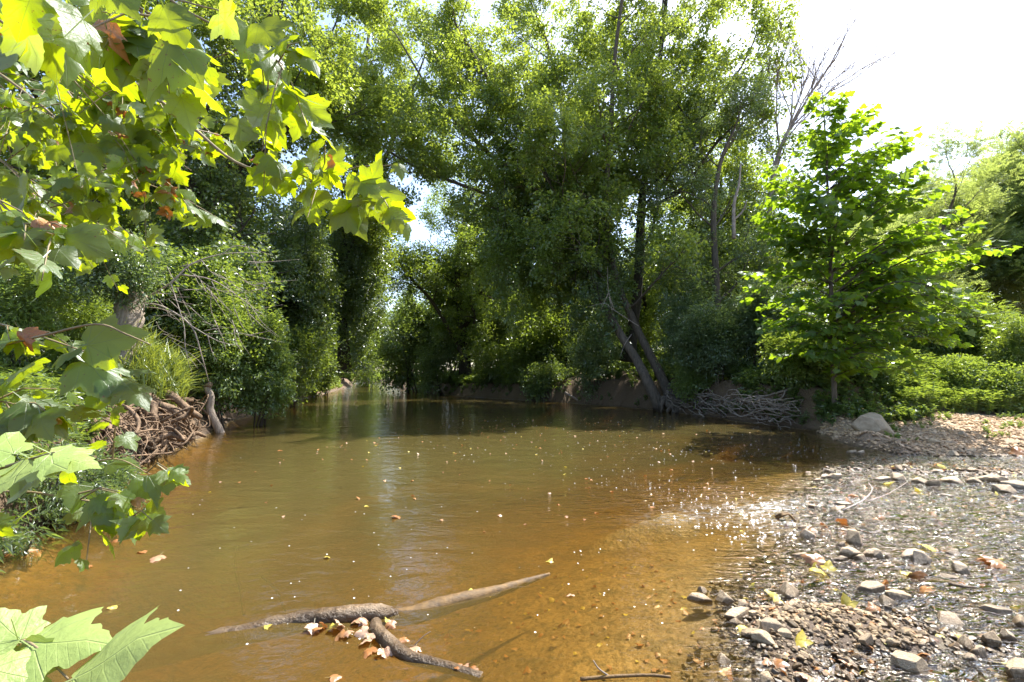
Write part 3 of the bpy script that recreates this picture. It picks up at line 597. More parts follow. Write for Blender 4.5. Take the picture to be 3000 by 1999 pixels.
# ------------------------------------------------------------------ shrubs
def shrub(u, vtop, vbot, hw, Y, key, label, name='shrub', cat='shrub', seed=0, n=260, depth=.8, scl=1., stems=6, hang=0., group=None, bark='bark'):
    r = np.random.RandomState(seed + 100); c = P(u, vbot, Y); top = P(u, vtop, Y); hh = top.z - c.z; wx = hw / F * Y
    gz = ground_z(c.x, c.y); c.z = min(c.z, max(gz, 0.05)) if not hang else c.z; hh = top.z - c.z
    root = empty(name, c, label, cat, group)
    # lobes make the outline uneven
    k = 7; lob = [(r.uniform(-.55, .55), r.uniform(-.5, .5), r.uniform(.3, .8), r.uniform(.3, .5)) for _ in range(k)]
    pts = []; ds = []
    for i in range(n):
        lx, ly, lz, lr = lob[r.randint(k)]; d = r.randn(3); d /= np.linalg.norm(d); q = lr * (r.rand() ** .45)
        p = np.array([(lx + d[0] * q) * wx, (ly + d[1] * q) * wx * depth, min(1.0, max(.02, lz + d[2] * q * .75)) * hh])
        pts.append(p - d * .2 * scl); o = d + np.array([0, 0, .25 - hang]); ds.append(o + r.randn(3) * .25)
    f = scatter('foliage', key, pts, rot_from_dir(ds, r), (.75 + .5 * r.rand(n)) * scl, root, seed=seed); f['kind'] = 'stuff'
    if stems:
        for j in range(stems):
            e = pts[r.randint(n)]; mb = MB(); mb.tube([(r.randn() * .1 * wx, r.randn() * .1, -.1), (e[0] * .35, e[1] * .35, e[2] * .5), tuple(e)], (.03 * scl, .01), 4, .1); mb.build('stem', M[bark], root)
    return root
SH = [
 (60, 720, 1180, 200, 9.5, 'willow', 'pale green willowy thicket filling the left edge above the roots', 340, 1.0),
 (230, 820, 1180, 130, 10.8, 'willow', 'slender-leaved bush just left of the broken trunk', 260, .9),
 (640, 745, 1190, 170, 14.6, 'bush', 'rounded bright bush spilling over the bank behind the dead twigs', 520, 1.05),
 (770, 900, 1195, 110, 15.5, 'bush', 'leafy bush dipping to the water right of the standing snag', 360, 1.0),
 (520, 800, 1120, 120, 14, 'bush', 'bush between the broken trunk and the rounded bush', 300, 1.0),
 (330, 640, 900, 210, 13, 'vine', 'dark vine mass above the broken trunk', 420, 1.3),
 (320, 730, 880, 110, 9.9, 'cool', 'grey-green leaves hiding the top of the broken trunk', 130, .9),
 (600, 620, 860, 220, 15.5, 'vine', 'dark vine mass behind the rounded bright bush', 420, 1.4),
 (90, 560, 820, 220, 12, 'vine', 'dark thicket behind the pale willowy leaves', 360, 1.3),
 (860, 960, 1120, 90, 25, 'far', 'small bush above the sunlit grassy slope', 110, .8),
 (960, 1010, 1120, 60, 38, 'far', 'shrub at the water where the left bank bends away', 80, .9),
 (1070, 1020, 1118, 55, 70, 'far', 'small pale bush at the far end of the channel', 60, 1.4),
 (1200, 880, 1140, 100, 46, 'vine', 'dark rounded shrub on the far right-hand bend', 260, 2.4),
 (1330, 860, 1150, 130, 48, 'vine', 'deep shaded thicket behind the forked tree', 300, 2.6),
 (1480, 880, 1140, 150, 44, 'vine', 'dark thicket filling the wood behind the mud point', 320, 2.4),
 (1700, 860, 1140, 150, 38, 'vine', 'dark thicket seen through the leaning trunks', 300, 2.2),
 (1080, 960, 1118, 50, 92, 'far', 'low trees closing the end of the channel', 120, 2.2),
 (1290, 960, 1155, 70, 40, 'vine', 'vine-hung shrub beneath the slim leaning tree', 150, 1.6),
 (1420, 1010, 1150, 80, 35, 'far', 'shrub at the point of the mud bank', 130, .8),
 (1530, 960, 1120, 110, 34, 'far', 'bright yellow-green undergrowth bush above the mud bank', 200, .9),
 (1640, 880, 1140, 110, 33, 'far', 'tall bush in the gap left of the leaning maple', 220, .9),
 (1760, 900, 1180, 90, 27, 'cool', 'dusky shrub hanging beside the leaning trunks', 260, 1.5),
 (1600, 1060, 1170, 80, 30, 'vine', 'low shrub in deep shade at the waterline', 120, 1.3),
 (2010, 830, 1130, 110, 22, 'cool', 'dark shrub right of the leaning trunks', 320, 1.4),
 (2110, 900, 1150, 110, 19, 'cool', 'silvery green shrub bulging over the root tangle', 420, 1.2),
 (2210, 830, 1120, 110, 19, 'cool', 'tall silvery shrub left of the sycamore sapling', 420, 1.2),
 (2050, 1040, 1180, 90, 20, 'bush', 'low bush trailing down to the exposed roots', 220, 1.1),
 (2330, 900, 1120, 90, 18, 'vine', 'shaded shrub under the sycamore sapling', 260, 1.2),
 (2470, 930, 1130, 100, 18, 'vine', 'dark shrub behind the sapling trunk', 260, 1.2),
 (2590, 900, 1150, 110, 18.5, 'willow', 'bright bush right behind the sapling', 330, 1.3),
 (2720, 850, 1130, 120, 18, 'willow', 'tall goldenrod thicket standing on the bar', 420, 1.3),
 (2850, 880, 1130, 110, 18, 'willow', 'sunny weed thicket beneath the feathery locust', 380, 1.3),
 (2980, 960, 1150, 110, 16, 'willow', 'bright weeds where the bar meets the right edge', 380, 1.1),
 (2690, 1040, 1180, 110, 16, 'bush', 'knee-high leafy clump behind the boulder', 320, 1.0),
 (2820, 1060, 1185, 100, 15.5, 'bush', 'low sunlit clump at the back of the gravel bar', 300, 1.0),
 (2930, 1080, 1180, 100, 15, 'bush', 'low leafy clump at the right end of the gravel bar', 300, 1.0),
 (2550, 1080, 1190, 90, 15.5, 'darkbush', 'shaded leafy clump between sapling and boulder', 280, 1.0),
 (880, 860, 1110, 110, 46, 'vine', 'dark trees closing the gap behind the first vine curtain', 300, 2.6),
 (1000, 830, 1105, 90, 66, 'vine', 'dark trees closing the gap behind the second vine curtain', 280, 3.6),
 (2360, 960, 1140, 110, 15.6, 'bush', 'leafy bush spilling down the bank at the foot of the sapling', 300, 1.1),
 (2500, 985, 1150, 100, 15.6, 'bush', 'bush crowding the right side of the sapling trunk', 260, 1.1),
 (2420, 1190, 1250, 45, 14.2, 'darkbush', 'small plant hugging the water edge left of the boulder', 60, .6),
]
T['darkbush'] = T['cool']
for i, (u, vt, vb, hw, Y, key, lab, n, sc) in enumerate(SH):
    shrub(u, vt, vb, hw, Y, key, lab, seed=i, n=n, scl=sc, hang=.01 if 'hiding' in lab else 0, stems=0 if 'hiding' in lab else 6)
# hanging vine curtain left of the far channel
def curtain(u0, u1, vtop, vbot, Y, n, label, seed, key='hang', scl=1.2):
    r = np.random.RandomState(seed); base = P((u0 + u1) / 2, vbot, Y); root = empty('vine_curtain', base, label, 'vine'); b = np.array(base)
    pts = []; ds = []; mb = MB()
    for i in range(n):
        u = r.uniform(u0, u1); e = 1 - abs((u - (u0 + u1) / 2) / ((u1 - u0) / 2)) ** 2
        t = np.array(P(u, vtop + (1 - e) * 120 + r.randn() * 70, Y + r.uniform(-1.5, 2.5))) - b; ln = (vbot - vtop) / F * Y * (.35 + .65 * e) * r.uniform(.35, 1)
        k = int(ln / .45); x = t.copy(); path = [x.copy()]
        for j in range(k):
            x = x + np.array([r.randn() * .08, r.randn() * .08, -.45]); path.append(x.copy()); pts.append(x.copy()); ds.append([r.randn() * .6, r.randn() * .6, -.8])
        if len(path) > 3 and i % 3 == 0: mb.tube(path[::2] if len(path) > 5 else path, (.02, .01), 3, cap=False)
    mb.build('stem', M['bark_dark'], root); f = scatter('foliage', key, pts, rot_from_dir(ds, r, 2), (.8 + .5 * r.rand(len(pts))) * scl, root, seed=seed); f['kind'] = 'stuff'
curtain(740, 960, 640, 1050, 27, 100, 'dark curtain of vines hanging over the left bank almost to the water', 1)
curtain(960, 1130, 660, 1035, 33, 75, 'second vine curtain hanging nearer the far channel', 2)
curtain(1660, 1840, 700, 1010, 23.5, 50, 'shaded leafy vines hanging from the leaning maple', 3, 'vine')
curtain(1400, 1640, 560, 960, 24, 45, 'leafy low boughs of the leaning maple drooping toward the water', 5, 'maple', .95)
curtain(1560, 1780, 480, 900, 25, 45, 'dense shaded leaves hanging round the fork of the leaning maple', 6, 'maple', .95)
curtain(560, 760, 640, 900, 18, 60, 'vines draped over the dark tree behind the rounded bush', 4)

# ------------------------------------------------------------------ ground plants
def cover(name, key, label, n, box, cond, seed, scl=1., zoff=0):
    r = np.random.RandomState(seed); x = r.uniform(box[0], box[1], n * 4); y = r.uniform(box[2], box[3], n * 4); s = polydist(x, y, SHORE)
    ok = cond(x, y, s); x, y = x[ok][:n], y[ok][:n]; z = height(x, y) + zoff
    rot = np.stack([r.randn(len(x)) * .15, r.randn(len(x)) * .15, r.rand(len(x)) * 6.28], -1)
    o = scatter(name, key, np.stack([x, y, z], -1), rot, (.7 + .6 * r.rand(len(x))) * scl, seed=seed); tag(o, label, kind='stuff'); return o
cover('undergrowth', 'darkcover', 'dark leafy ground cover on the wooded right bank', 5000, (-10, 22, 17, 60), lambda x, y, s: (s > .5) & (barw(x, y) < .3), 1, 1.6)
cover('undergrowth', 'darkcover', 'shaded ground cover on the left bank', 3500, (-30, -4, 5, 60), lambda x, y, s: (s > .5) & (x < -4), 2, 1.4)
cover('grass', 'cover', 'sunlit green slope on the left bank by the far channel', 3400, (-24, -9, 18, 60), lambda x, y, s: (s > .08) & (s < 5), 3, 1.5)
cover('grass', 'cover', 'bright green ground cover above the mud point', 2200, (-7, 4, 31, 46), lambda x, y, s: (s > .7) & (s < 7), 4, 1.6)
cover('weeds', 'herb', 'leafy weeds massed along the back of the gravel bar', 4200, (8.5, 24, 12, 24), lambda x, y, s: (s > 2.9 + .25 * np.sin(x * 3)) & (barw(x, y) > .3) & (y > 14.2), 5, 1.1)
cover('weeds', 'cover', 'sparse seedlings on the open gravel bar', 260, (8, 20, 10.6, 16), lambda x, y, s: (s > .8) & (barw(x, y) > .5) & (np.sin(x * 2.1) * np.sin(y * 2.7) > .1), 6, .45)
cover('weeds', 'darkcover', 'plants trailing over the shaded bank left of the boulder', 420, (7.8, 12, 13.2, 18), lambda x, y, s: (s > .15) & (s < 3.0), 7, 1.0)
cover('grass', 'cover', 'far sunlit grassy spit closing the channel', 900, (-48, -24, 88, 136), lambda x, y, s: (s > .1) & (s < 6), 8, 3.0)
gt = empty('grass_tuft', P(492, 1145, 10.6), 'tall sunlit yellow-green grass right of the broken trunk', 'grass tuft')
r = np.random.RandomState(9); n = 300
pp = np.stack([r.uniform(-1.25, -.05, n), r.uniform(-.6, .55, n), np.zeros(n)], -1); gl_ = np.array(gt.location)
pp[:, 2] = -.35 + 1.35 * r.rand(n) ** 1.2 * np.clip((.3 - pp[:, 0]) / 1.2, .2, 1)
o = scatter('foliage', 'grass', pp, np.stack([r.randn(n) * .3, r.randn(n) * .3, r.rand(n) * 6.28], -1), .9 + .7 * r.rand(n), gt, seed=9); o['kind'] = 'stuff'
cover('undergrowth', 'darkcover', 'scattered plants clinging to the cut mud bank', 1100, (-9, 8, 15, 60), lambda x, y, s: (s > .12) & (s < .8), 21, 1.0)
# ------------------------------------------------------------------ bank undergrowth close by on the left
cover('undergrowth', 'willowdark', 'thin-leaved weeds on the near left bank', 1500, (-11, -4, 2.5, 12), lambda x, y, s: (s > .02) & (s < 4) & ~((y > 7.6) & (s < .9)), 11, 1.0, .12)
cover('undergrowth', 'herb', 'leafy weeds on the near left bank', 900, (-12, -4, 3, 12), lambda x, y, s: (s > .3) & (s < 5) & ~((y > 7.6) & (s < 1.0)), 12, .9)
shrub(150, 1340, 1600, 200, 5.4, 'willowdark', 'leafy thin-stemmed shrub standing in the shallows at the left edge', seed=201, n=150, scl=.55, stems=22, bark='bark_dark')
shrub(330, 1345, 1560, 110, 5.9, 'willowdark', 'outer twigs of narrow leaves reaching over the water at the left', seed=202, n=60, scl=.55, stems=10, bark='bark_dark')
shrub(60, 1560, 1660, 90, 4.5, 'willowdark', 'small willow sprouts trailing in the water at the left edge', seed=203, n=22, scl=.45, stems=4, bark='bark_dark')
shrub(350, 1370, 1420, 50, 7.3, 'willowdark', 'pale grassy sprig below the root wad', seed=204, n=26, scl=.6, stems=3, bark='bark_dark')

# ------------------------------------------------------------------ broken trunk with its root wad
def shore_x(y):      # left waterline
    ys = [q[1] for q in SHORE[:14]]; xs = [q[0] for q in SHORE[:14]]; return float(np.interp(y, ys, xs))
rt = np.random.RandomState(17)
tb = P(375, 1165, 10.2); bt = empty('broken_tree', tb, 'broken pale trunk with stripped bark standing on a tangled root wad', 'tree stump'); b = np.array(tb)
mb = MB(); pts = np.array([tuple(q) for q in smooth_line(line((378, 1175, 10.2), (372, 1110, 10.25), (362, 1030, 10.3), (376, 950, 10.35), (380, 900, 10.4), (384, 865, 10.45)), k=6)]) - b
n_ = len(pts); rad = np.interp(np.linspace(0, 1, n_), [0, .12, .35, .7, 1], [.48, .36, .27, .25, .27]); mb.tube(pts, rad, 22, .12); mb.build('trunk', M['bark_pale'], bt)
for i in range(14):
    a = rt.rand() * 6.28; mb = MB(); top = pts[-1] + np.array([math.cos(a) * .2, math.sin(a) * .2, 0]); mb.tube([top - [0, 0, .3], top + [0, 0, .05], top + [rt.randn() * .05, rt.randn() * .05, .15 + .25 * rt.rand()]], (.05, .035, .006), 4, .2); mb.build('splinter', M['bark_pale'], bt)
def root_path(S, E, wob, n=9):
    S, E = np.array(S), np.array(E); w_ = np.cumsum(rt.randn(n + 1, 3), 0); w_ -= np.linspace(0, 1, n + 1)[:, None] * w_[-1]; w_ -= w_[0] * (1 - np.linspace(0, 1, n + 1))[:, None]
    return S + (E - S) * np.linspace(0, 1, n + 1)[:, None] + w_ * wob
for i in range(150):
    y0 = rt.uniform(7.9, 11.6); y1 = np.clip(y0 + rt.randn() * 1.3, 7.5, 12.2); big = i < 26
    Sx = shore_x(y0) - rt.uniform(.25, .75); Ex = shore_x(y1) + rt.uniform(-.25, .14)
    zs = rt.uniform(.6, 1.0) * (1 if y0 < 10.8 else .7); ze = rt.uniform(-.05, .45)
    if i % 4 == 3: zs = rt.uniform(.3, .8); ze = zs + rt.randn() * .1; Sx = shore_x(y0) + rt.uniform(-.35, .05); Ex = shore_x(y1) + rt.uniform(-.3, .05)
    p = root_path((Sx, y0, zs), (Ex, y1, ze), .17 if big else .13, 6); p[1:-1, 0] += .25 * np.sin(np.linspace(0, 3.14, 7))[1:-1]
    r0 = rt.uniform(.03, .06) if big else rt.uniform(.008, .024); q = np.array([tuple(v) for v in smooth_line(p, k=5)]) - b
    rr = np.linspace(r0, r0 * .45, len(q)) * (1 + .28 * np.sin(np.arange(len(q)) * rt.uniform(.25, .6) + rt.rand() * 6)); mb = MB(); mb.tube(q, rr, 9 if big else 5, .13); mb.build('root', M['root'], bt)
for i in range(10):      # the flare from the trunk down to the wad
    a = i / 10 * 6.28; S0 = tb + Vector((math.cos(a) * .25, math.sin(a) * .25, .22)); E0 = (S0.x + math.cos(a) * .7 + .35, S0.y + math.sin(a) * .9, tb.z - rt.uniform(.1, .5))
    p = root_path(tuple(S0), E0, .05, 6); q = np.array([tuple(v) for v in smooth_line(p, k=2)]) - b; mb = MB(); mb.tube(q, (.13, .05), 8, .12); mb.build('root', M['root'], bt)
mb = MB()      # hair roots, too fine to pick apart
for i in range(260):
    y0 = rt.uniform(7.7, 12.6); x0 = shore_x(y0) + rt.uniform(-.35, .12); z0 = rt.uniform(.15, .7); p = root_path((x0, y0, z0), (x0 + rt.uniform(-.05, .25), y0 + rt.randn() * .15, z0 - rt.uniform(.15, .45)), .02, 4); mb.tube(p - b, (.007, .002), 3, cap=False)
o = mb.build('rootlets', M['bark_dark'], bt); o['kind'] = 'stuff'

# ------------------------------------------------------------------ dead brush over the rounded bush
db = P(430, 860, 10.8); dbo = empty('dead_branch', db, 'tangle of pale leafless branches arching over the bright bush', 'dead branches'); b = np.array(db)
def dtube(seq, r0, r1, par, b, mat='dead', name='branch'):
    mb = MB(); mb.tube(np.array([tuple(q) for q in smooth_line(line(*seq), k=4)]) - b, (r0, r1), 5, .08); return mb.build(name, M[mat], par)
dtube([(420, 880, 10.6), (500, 830, 10.6), (560, 775, 10.8), (650, 745, 11), (760, 740, 11.2)], .03, .006, dbo, b)
dtube([(420, 890, 10.6), (480, 900, 10.5), (560, 955, 10.5), (590, 1040, 10.6), (612, 1120, 10.8)], .028, .006, dbo, b)
dtube([(530, 805, 10.7), (620, 820, 10.9), (700, 870, 11), (780, 930, 11)], .018, .005, dbo, b)
dtube([(410, 900, 10.7), (470, 905, 10.6), (540, 930, 10.6)], .016, .005, dbo, b)
dtube([(560, 955, 10.5), (640, 1000, 10.6), (710, 1015, 10.8)], .014, .004, dbo, b)
dtube([(500, 830, 10.6), (520, 890, 10.5), (540, 960, 10.4), (545, 1030, 10.4), (580, 1080, 10.4)], .014, .004, dbo, b)
dtube([(650, 745, 11), (700, 720, 11.1), (800, 750, 11.4)], .012, .003, dbo, b)
for i in range(70):
    u, v = rt.uniform(430, 740), rt.uniform(740, 1000); a = rt.uniform(-.5, 1.4); ln = rt.uniform(50, 150); Yy = rt.uniform(10.3, 11.1)
    dtube([(u, v, Yy), (u + ln * .5 * math.cos(a) + rt.randn() * 8, v + ln * .5 * math.sin(a), Yy + .1), (u + ln * math.cos(a), v + ln * math.sin(a) * .9, Yy + .1)], rt.uniform(.005, .011), .002, dbo, b, name='twig')
# far thin dead twigs by the leaning trunk
dt = P(1790, 900, 21.5); dto = empty('dead_branch', dt, 'small forked dead branch hanging before the leaning trunks', 'dead branches'); b = np.array(dt)
for s in ([(1870, 955, 21.3), (1800, 910, 21.3), (1770, 890, 21.3), (1720, 900, 21.3)], [(1800, 910, 21.3), (1782, 850, 21.3), (1780, 780, 21.3)], [(1782, 860, 21.3), (1760, 910, 21.3)], [(1850, 980, 21.3), (1830, 1010, 21.3), (1815, 1050, 21.3)], [(1785, 870, 21.3), (1795, 920, 21.3)]):
    dtube(s, .02, .006, dto, b)

# ------------------------------------------------------------------ standing snag in the water, stakes
sb = G(652, 1283, -.15); sn = empty('snag', sb, 'forked bare snag leaning out of the water before the left bank', 'dead branch'); b = np.array(sb); y = sb.y
mb = MB(); mb.tube(np.array([tuple(q) for q in smooth_line([sb] + line((648, 1275, y), (632, 1240, y), (615, 1200, y), (618, 1165, y), (608, 1140, y), (606, 1127, y)), k=5)]) - b, [.115] * 8 + list(np.linspace(.11, .075, 23)), 12, .07); mb.build('trunk', M['bark_pale'], sn)
dtube([(618, 1222, y), (600, 1205, y - .1), (578, 1188, y - .2)], .05, .03, sn, b, 'root', 'limb')
k = P(611, 1128, y); mb = MB(); mb.tube([Vector(k) - sb + Vector((-.06, 0, -.03)), Vector(k) - sb + Vector((.08, 0, .02))], (.09, .07), 8, .15); mb.build('knob', M['root'], sn)
sb = G(2162, 1236, -.1); sk_ = empty('stake', sb, 'pale upright stick standing in the water below the root tangle', 'stick'); b = np.array(sb)
mb = MB(); mb.tube(np.array([tuple(q) for q in smooth_line([sb] + line((2161, 1225, sb.y), (2166, 1200, sb.y), (2163, 1180, sb.y), (2168, 1160, sb.y)), k=3)]) - b, (.08, .05), 8, .1); mb.build('stem', M['dead'], sk_)
sb = G(1720, 1180, .05); o_ = empty('driftwood', sb, 'short curved pale limb lying in shade at the waterline', 'driftwood'); b = np.array(sb)
dtube([(1655, 1150, sb.y), (1680, 1165, sb.y), (1700, 1176, sb.y), (1722, 1182, sb.y)], .07, .05, o_, b, 'dead', 'branch')
sb = G(655, 1234, .12); o_ = empty('driftwood', sb, 'flat grey piece of driftwood on the bank behind the snag', 'driftwood'); b = np.array(sb)
dtube([(636, 1231, sb.y), (655, 1230, sb.y), (675, 1229, sb.y)], .07, .05, o_, b, 'dead', 'branch')
# exposed roots along the right bank belong to the leaning maple
lm = [o for o in C.objects if o.name == 'leaning_maple'][0]; b = np.array(lm.location)
def rshore(y): return float(np.interp(y, [14, 16.5, 18.8, 22.2, 25.2], [8.6, 7.9, 7.5, 6.9, 5.0]))
for i in range(110):
    y0 = rt.uniform(15.2, 23) if i > 14 else rt.uniform(20, 22.5); y1 = y0 - rt.uniform(.6, 3.5) * (1 if i > 14 else .8)
    y1 = max(14.6, y1); zz = rt.uniform(.15, .75); off = rt.uniform(-.12, .3)
    p = root_path((rshore(y0) + off, y0, zz), (rshore(y1) + off + rt.randn() * .2, y1, np.clip(zz + rt.randn() * .25, .02, 1.0)), .09, 8)
    r0 = rt.uniform(.05, .09) if i < 12 else rt.uniform(.010, .03); mb = MB(); mb.tube(np.array([tuple(v) for v in smooth_line(p, k=2)]) - b, (r0, r0 * .4), 6, .1); mb.build('root', M['dead'] if i > 11 else M['bark'], lm)
for i in range(14):
    a = rt.uniform(-2.4, .6); p = root_path((b[0] + .1 + .3 * math.cos(a), b[1] + .3 * math.sin(a), b[2] + .45), (b[0] + 1.3 * math.cos(a) + .5, b[1] + .9 * math.sin(a), .0), .06, 6); mb = MB(); mb.tube(np.array([tuple(v) for v in smooth_line(p, k=2)]) - b, (.15, .05), 7, .1); mb.build('root', M['bark'], lm)
sb = P(2330, 1140, 15.5); o_ = empty('driftwood', sb, 'long pale dead limb lying along the bank above the root tangle', 'driftwood'); b = np.array(sb)
dtube([(2335, 1135, 15.4), (2280, 1150, 15.8), (2230, 1165, 16.4), (2180, 1180, 17)], .045, .025, o_, b)
dtube([(2300, 1145, 15.6), (2290, 1165, 15.6), (2240, 1185, 15.9)], .03, .01, o_, b)
dtube([(2240, 1160, 16.2), (2190, 1165, 16.6), (2170, 1190, 16.6)], .025, .01, o_, b)

# ------------------------------------------------------------------ sycamore leaf
HALF = [(0, 0), (.07, -.05), (.17, -.10), (.27, -.09), (.37, -.02), (.47, .0), (.46, .07), (.43, .13), (.50, .19), (.56, .27), (.63, .40), (.545, .42), (.50, .46), (.40, .455), (.33, .47), (.29, .52), (.32, .60), (.30, .66), (.23, .70), (.20, .78), (.13, .84), (.09, .90), (0, 1.03)]
HALF_LOW = [(0, 0), (.2, -.1), (.47, .0), (.43, .14), (.63, .40), (.33, .47), (.32, .62), (.16, .80), (0, 1.03)]
def leaf_mesh(name, mat, seed, low=False, curl=.25, wrinkle=.03, lobes=1.):
    r = np.random.RandomState(seed); hf = HALF_LOW if low else HALF; n = len(hf)
    pr = [(x * (1 if y < .5 or x == 0 else lobes) * (1 + .05 * r.randn()), y + .012 * r.randn() * (x > 0)) for x, y in hf]; pl_ = [(-x * (1 + .05 * r.randn()), y + .015 * r.randn()) for x, y in hf[1:-1]]
    outl = pr + pl_[::-1]; m = len(outl); cen = (0, .30)
    v = [(0, .30)]; f = []
    if low:
        v += outl; f = [(0, 1 + (i + 1) % m, 1 + i)[::-1] for i in range(m)]
    else:
        inner = [(cen[0] + (x - cen[0]) * .5, cen[1] + (y - cen[1]) * .5) for x, y in outl]
        v += inner + outl
        for i in range(m):
            j = (i + 1) % m; f.append((0, 1 + i, 1 + j)); f.append((1 + i, 1 + m + i, 1 + m + j, 1 + j))
    a1, a2, a3 = r.uniform(.5, 1.3) * curl, r.uniform(-.2, 1.2) * curl, r.uniform(0, 6)
    tw = r.randn() * .25 * curl
    co_ = [(x, y, -a1 * abs(x) ** 1.5 * .9 - a2 * max(0, y - .1) ** 2 * .8 + wrinkle * math.sin(9 * x + a3) * math.cos(7 * y + a3) + tw * x * y * 2) for x, y in v]
    me = bpy.data.meshes.new(name); 
    pet = len(co_); co_ += [(-.012, .02, 0), (.012, .02, 0), (.008, -.42, .10), (-.008, -.42, .10)]; f.append((pet, pet + 1, pet + 2, pet + 3)); v = v + [(0, 0)] * 4
    me.from_pydata(co_, [], f); at = me.attributes.new('leafuv', 'FLOAT_VECTOR', 'POINT'); at.data.foreach_set('vector', np.array([(x, y, 0) for x, y in v], np.float32).ravel())
    at = me.attributes.new('tint', 'FLOAT', 'POINT'); at.data.foreach_set('value', np.full(len(co_), r.rand(), np.float32))
    me.polygons.foreach_set('use_smooth', np.ones(len(me.polygons), bool)); me.materials.append(mat); me.update(); return me
LF = [leaf_mesh('sycamore_leaf', M['syc'], i, curl=.25 + .07 * i, wrinkle=.02 + .004 * i, lobes=.85 + .03 * i) for i in range(10)]
LP = [leaf_mesh('pale_leaf', M['sycpale'], 80 + i, curl=.3) for i in range(5)]
LB = [leaf_mesh('withered_leaf', M['brown'], 40 + i, curl=1.3, wrinkle=.10) for i in range(4)]
LS = [leaf_mesh('sapling_leaf', M['sycfar'], 20 + i, low=True, curl=.3) for i in range(8)]
LD = [leaf_mesh('fallen_leaf', M[k], 30 + i, curl=.5, wrinkle=.06) for i, k in enumerate(('brown', 'brown', 'pinkleaf', 'pinkleaf', 'brown', 'yellowleaf'))]
def leaf_matrix(p, tip, nrm, size):
    y = Vector(tip).normalized(); x = y.cross(Vector(nrm)); x = x.normalized() if x.length > 1e-4 else Vector((1, 0, 0)); z = x.cross(y)
    return Matrix.Translation(p) @ Matrix((x, y, z)).transposed().to_4x4() @ Matrix.Scale(size, 4)
def put_leaf(me, par, p, tip, nrm, size, name='leaf'):
    o = bpy.data.objects.new(name, me); C.objects.link(o); m = leaf_matrix(Vector(p) - (Vector(par.location) if par else Vector()), tip, nrm, size)
    o.matrix_basis = m
    if par: o.parent = par
    return o
lr = random.Random(4)
def sycamore_branch(label, mains, heroes, n_sub, seed, size=(.11, .17), per=5, brown=.06, sub=(.25, .6), pale=False):
    rr = random.Random(seed); root = empty('sycamore_branch', P(*mains[0][0][0]), label, 'branch'); b = np.array(root.location); cnt = 0
    ml = []
    for pl_, r0 in mains:
        q = smooth_line([P(*x) for x in pl_], k=5); ml.append(q); mb = MB(); mb.tube(np.array([tuple(v) for v in q]) - b, (r0, r0 * .35), 7, .06); mb.build('twig', M['twig'], root)
    for u, v, Y, size_px, ang, face, *m in heroes:      # leaf base in the picture, its depth, length, direction of the tip, how it turns
        p = P(u, v, Y); sz = size_px / F * Y; a = R(ang); sz *= .88 if v < 500 else 1; tip = Vector((math.cos(a), rr.uniform(-.45, .45), math.sin(a)))
        nr = {'c': (rr.uniform(-.2, .2), -1, .25), 'u': (rr.uniform(-.3, .3), -.45, 1), 's': (.8, -.6, .5), 'b': (rr.uniform(-.2, .2), 1, .4)}[face]
        me = LB[rr.randrange(4)] if m else LP[rr.randrange(5)] if pale else LF[rr.randrange(10)]; put_leaf(me, root, p, tip, nr, sz); cnt += 1
    for k in range(n_sub):
        q = ml[rr.randrange(len(ml))]; i = rr.randrange(1, len(q) - 1); p = q[i] + (q[i + 1] - q[i]) * rr.random(); d = (q[i + 1] - q[i]).normalized()
        d = (d * .7 + Vector((rr.gauss(0, .6), rr.gauss(0, .6), rr.gauss(-.05, .55)))).normalized(); ln = rr.uniform(*sub); pts = [p, p + d * ln * .5 + Vector((0, 0, .02)), p + d * ln + Vector((0, 0, -.06 * ln))]
        mb = MB(); mb.tube(np.array([tuple(v) for v in pts]) - b, (.0035, .0015), 4, cap=False); mb.build('twig', M['twig'], root)
        for j in range(per):
            t = (j + rr.random()) / per; x = pts[0] + (pts[2] - pts[0]) * (.25 + .75 * t); hang = rr.random()
            tip = Vector((d.x * .6 + rr.gauss(0, .5), d.y * .6 + rr.gauss(0, .5), -.35 - .7 * hang)); nr = Vector((rr.gauss(0, .7), rr.gauss(-.2, .7), .55 + .5 * (1 - hang)))
            s = rr.uniform(*size) * (.7 if j == per - 1 else 1); wb = rr.random() < brown; x = x + Vector((tip.x, tip.y, 0)).normalized() * .03
            put_leaf(LB[rr.randrange(4)] if wb else LF[rr.randrange(10)], root, x, tip, nr, s * (.6 if wb else 1)); cnt += 1
    return root
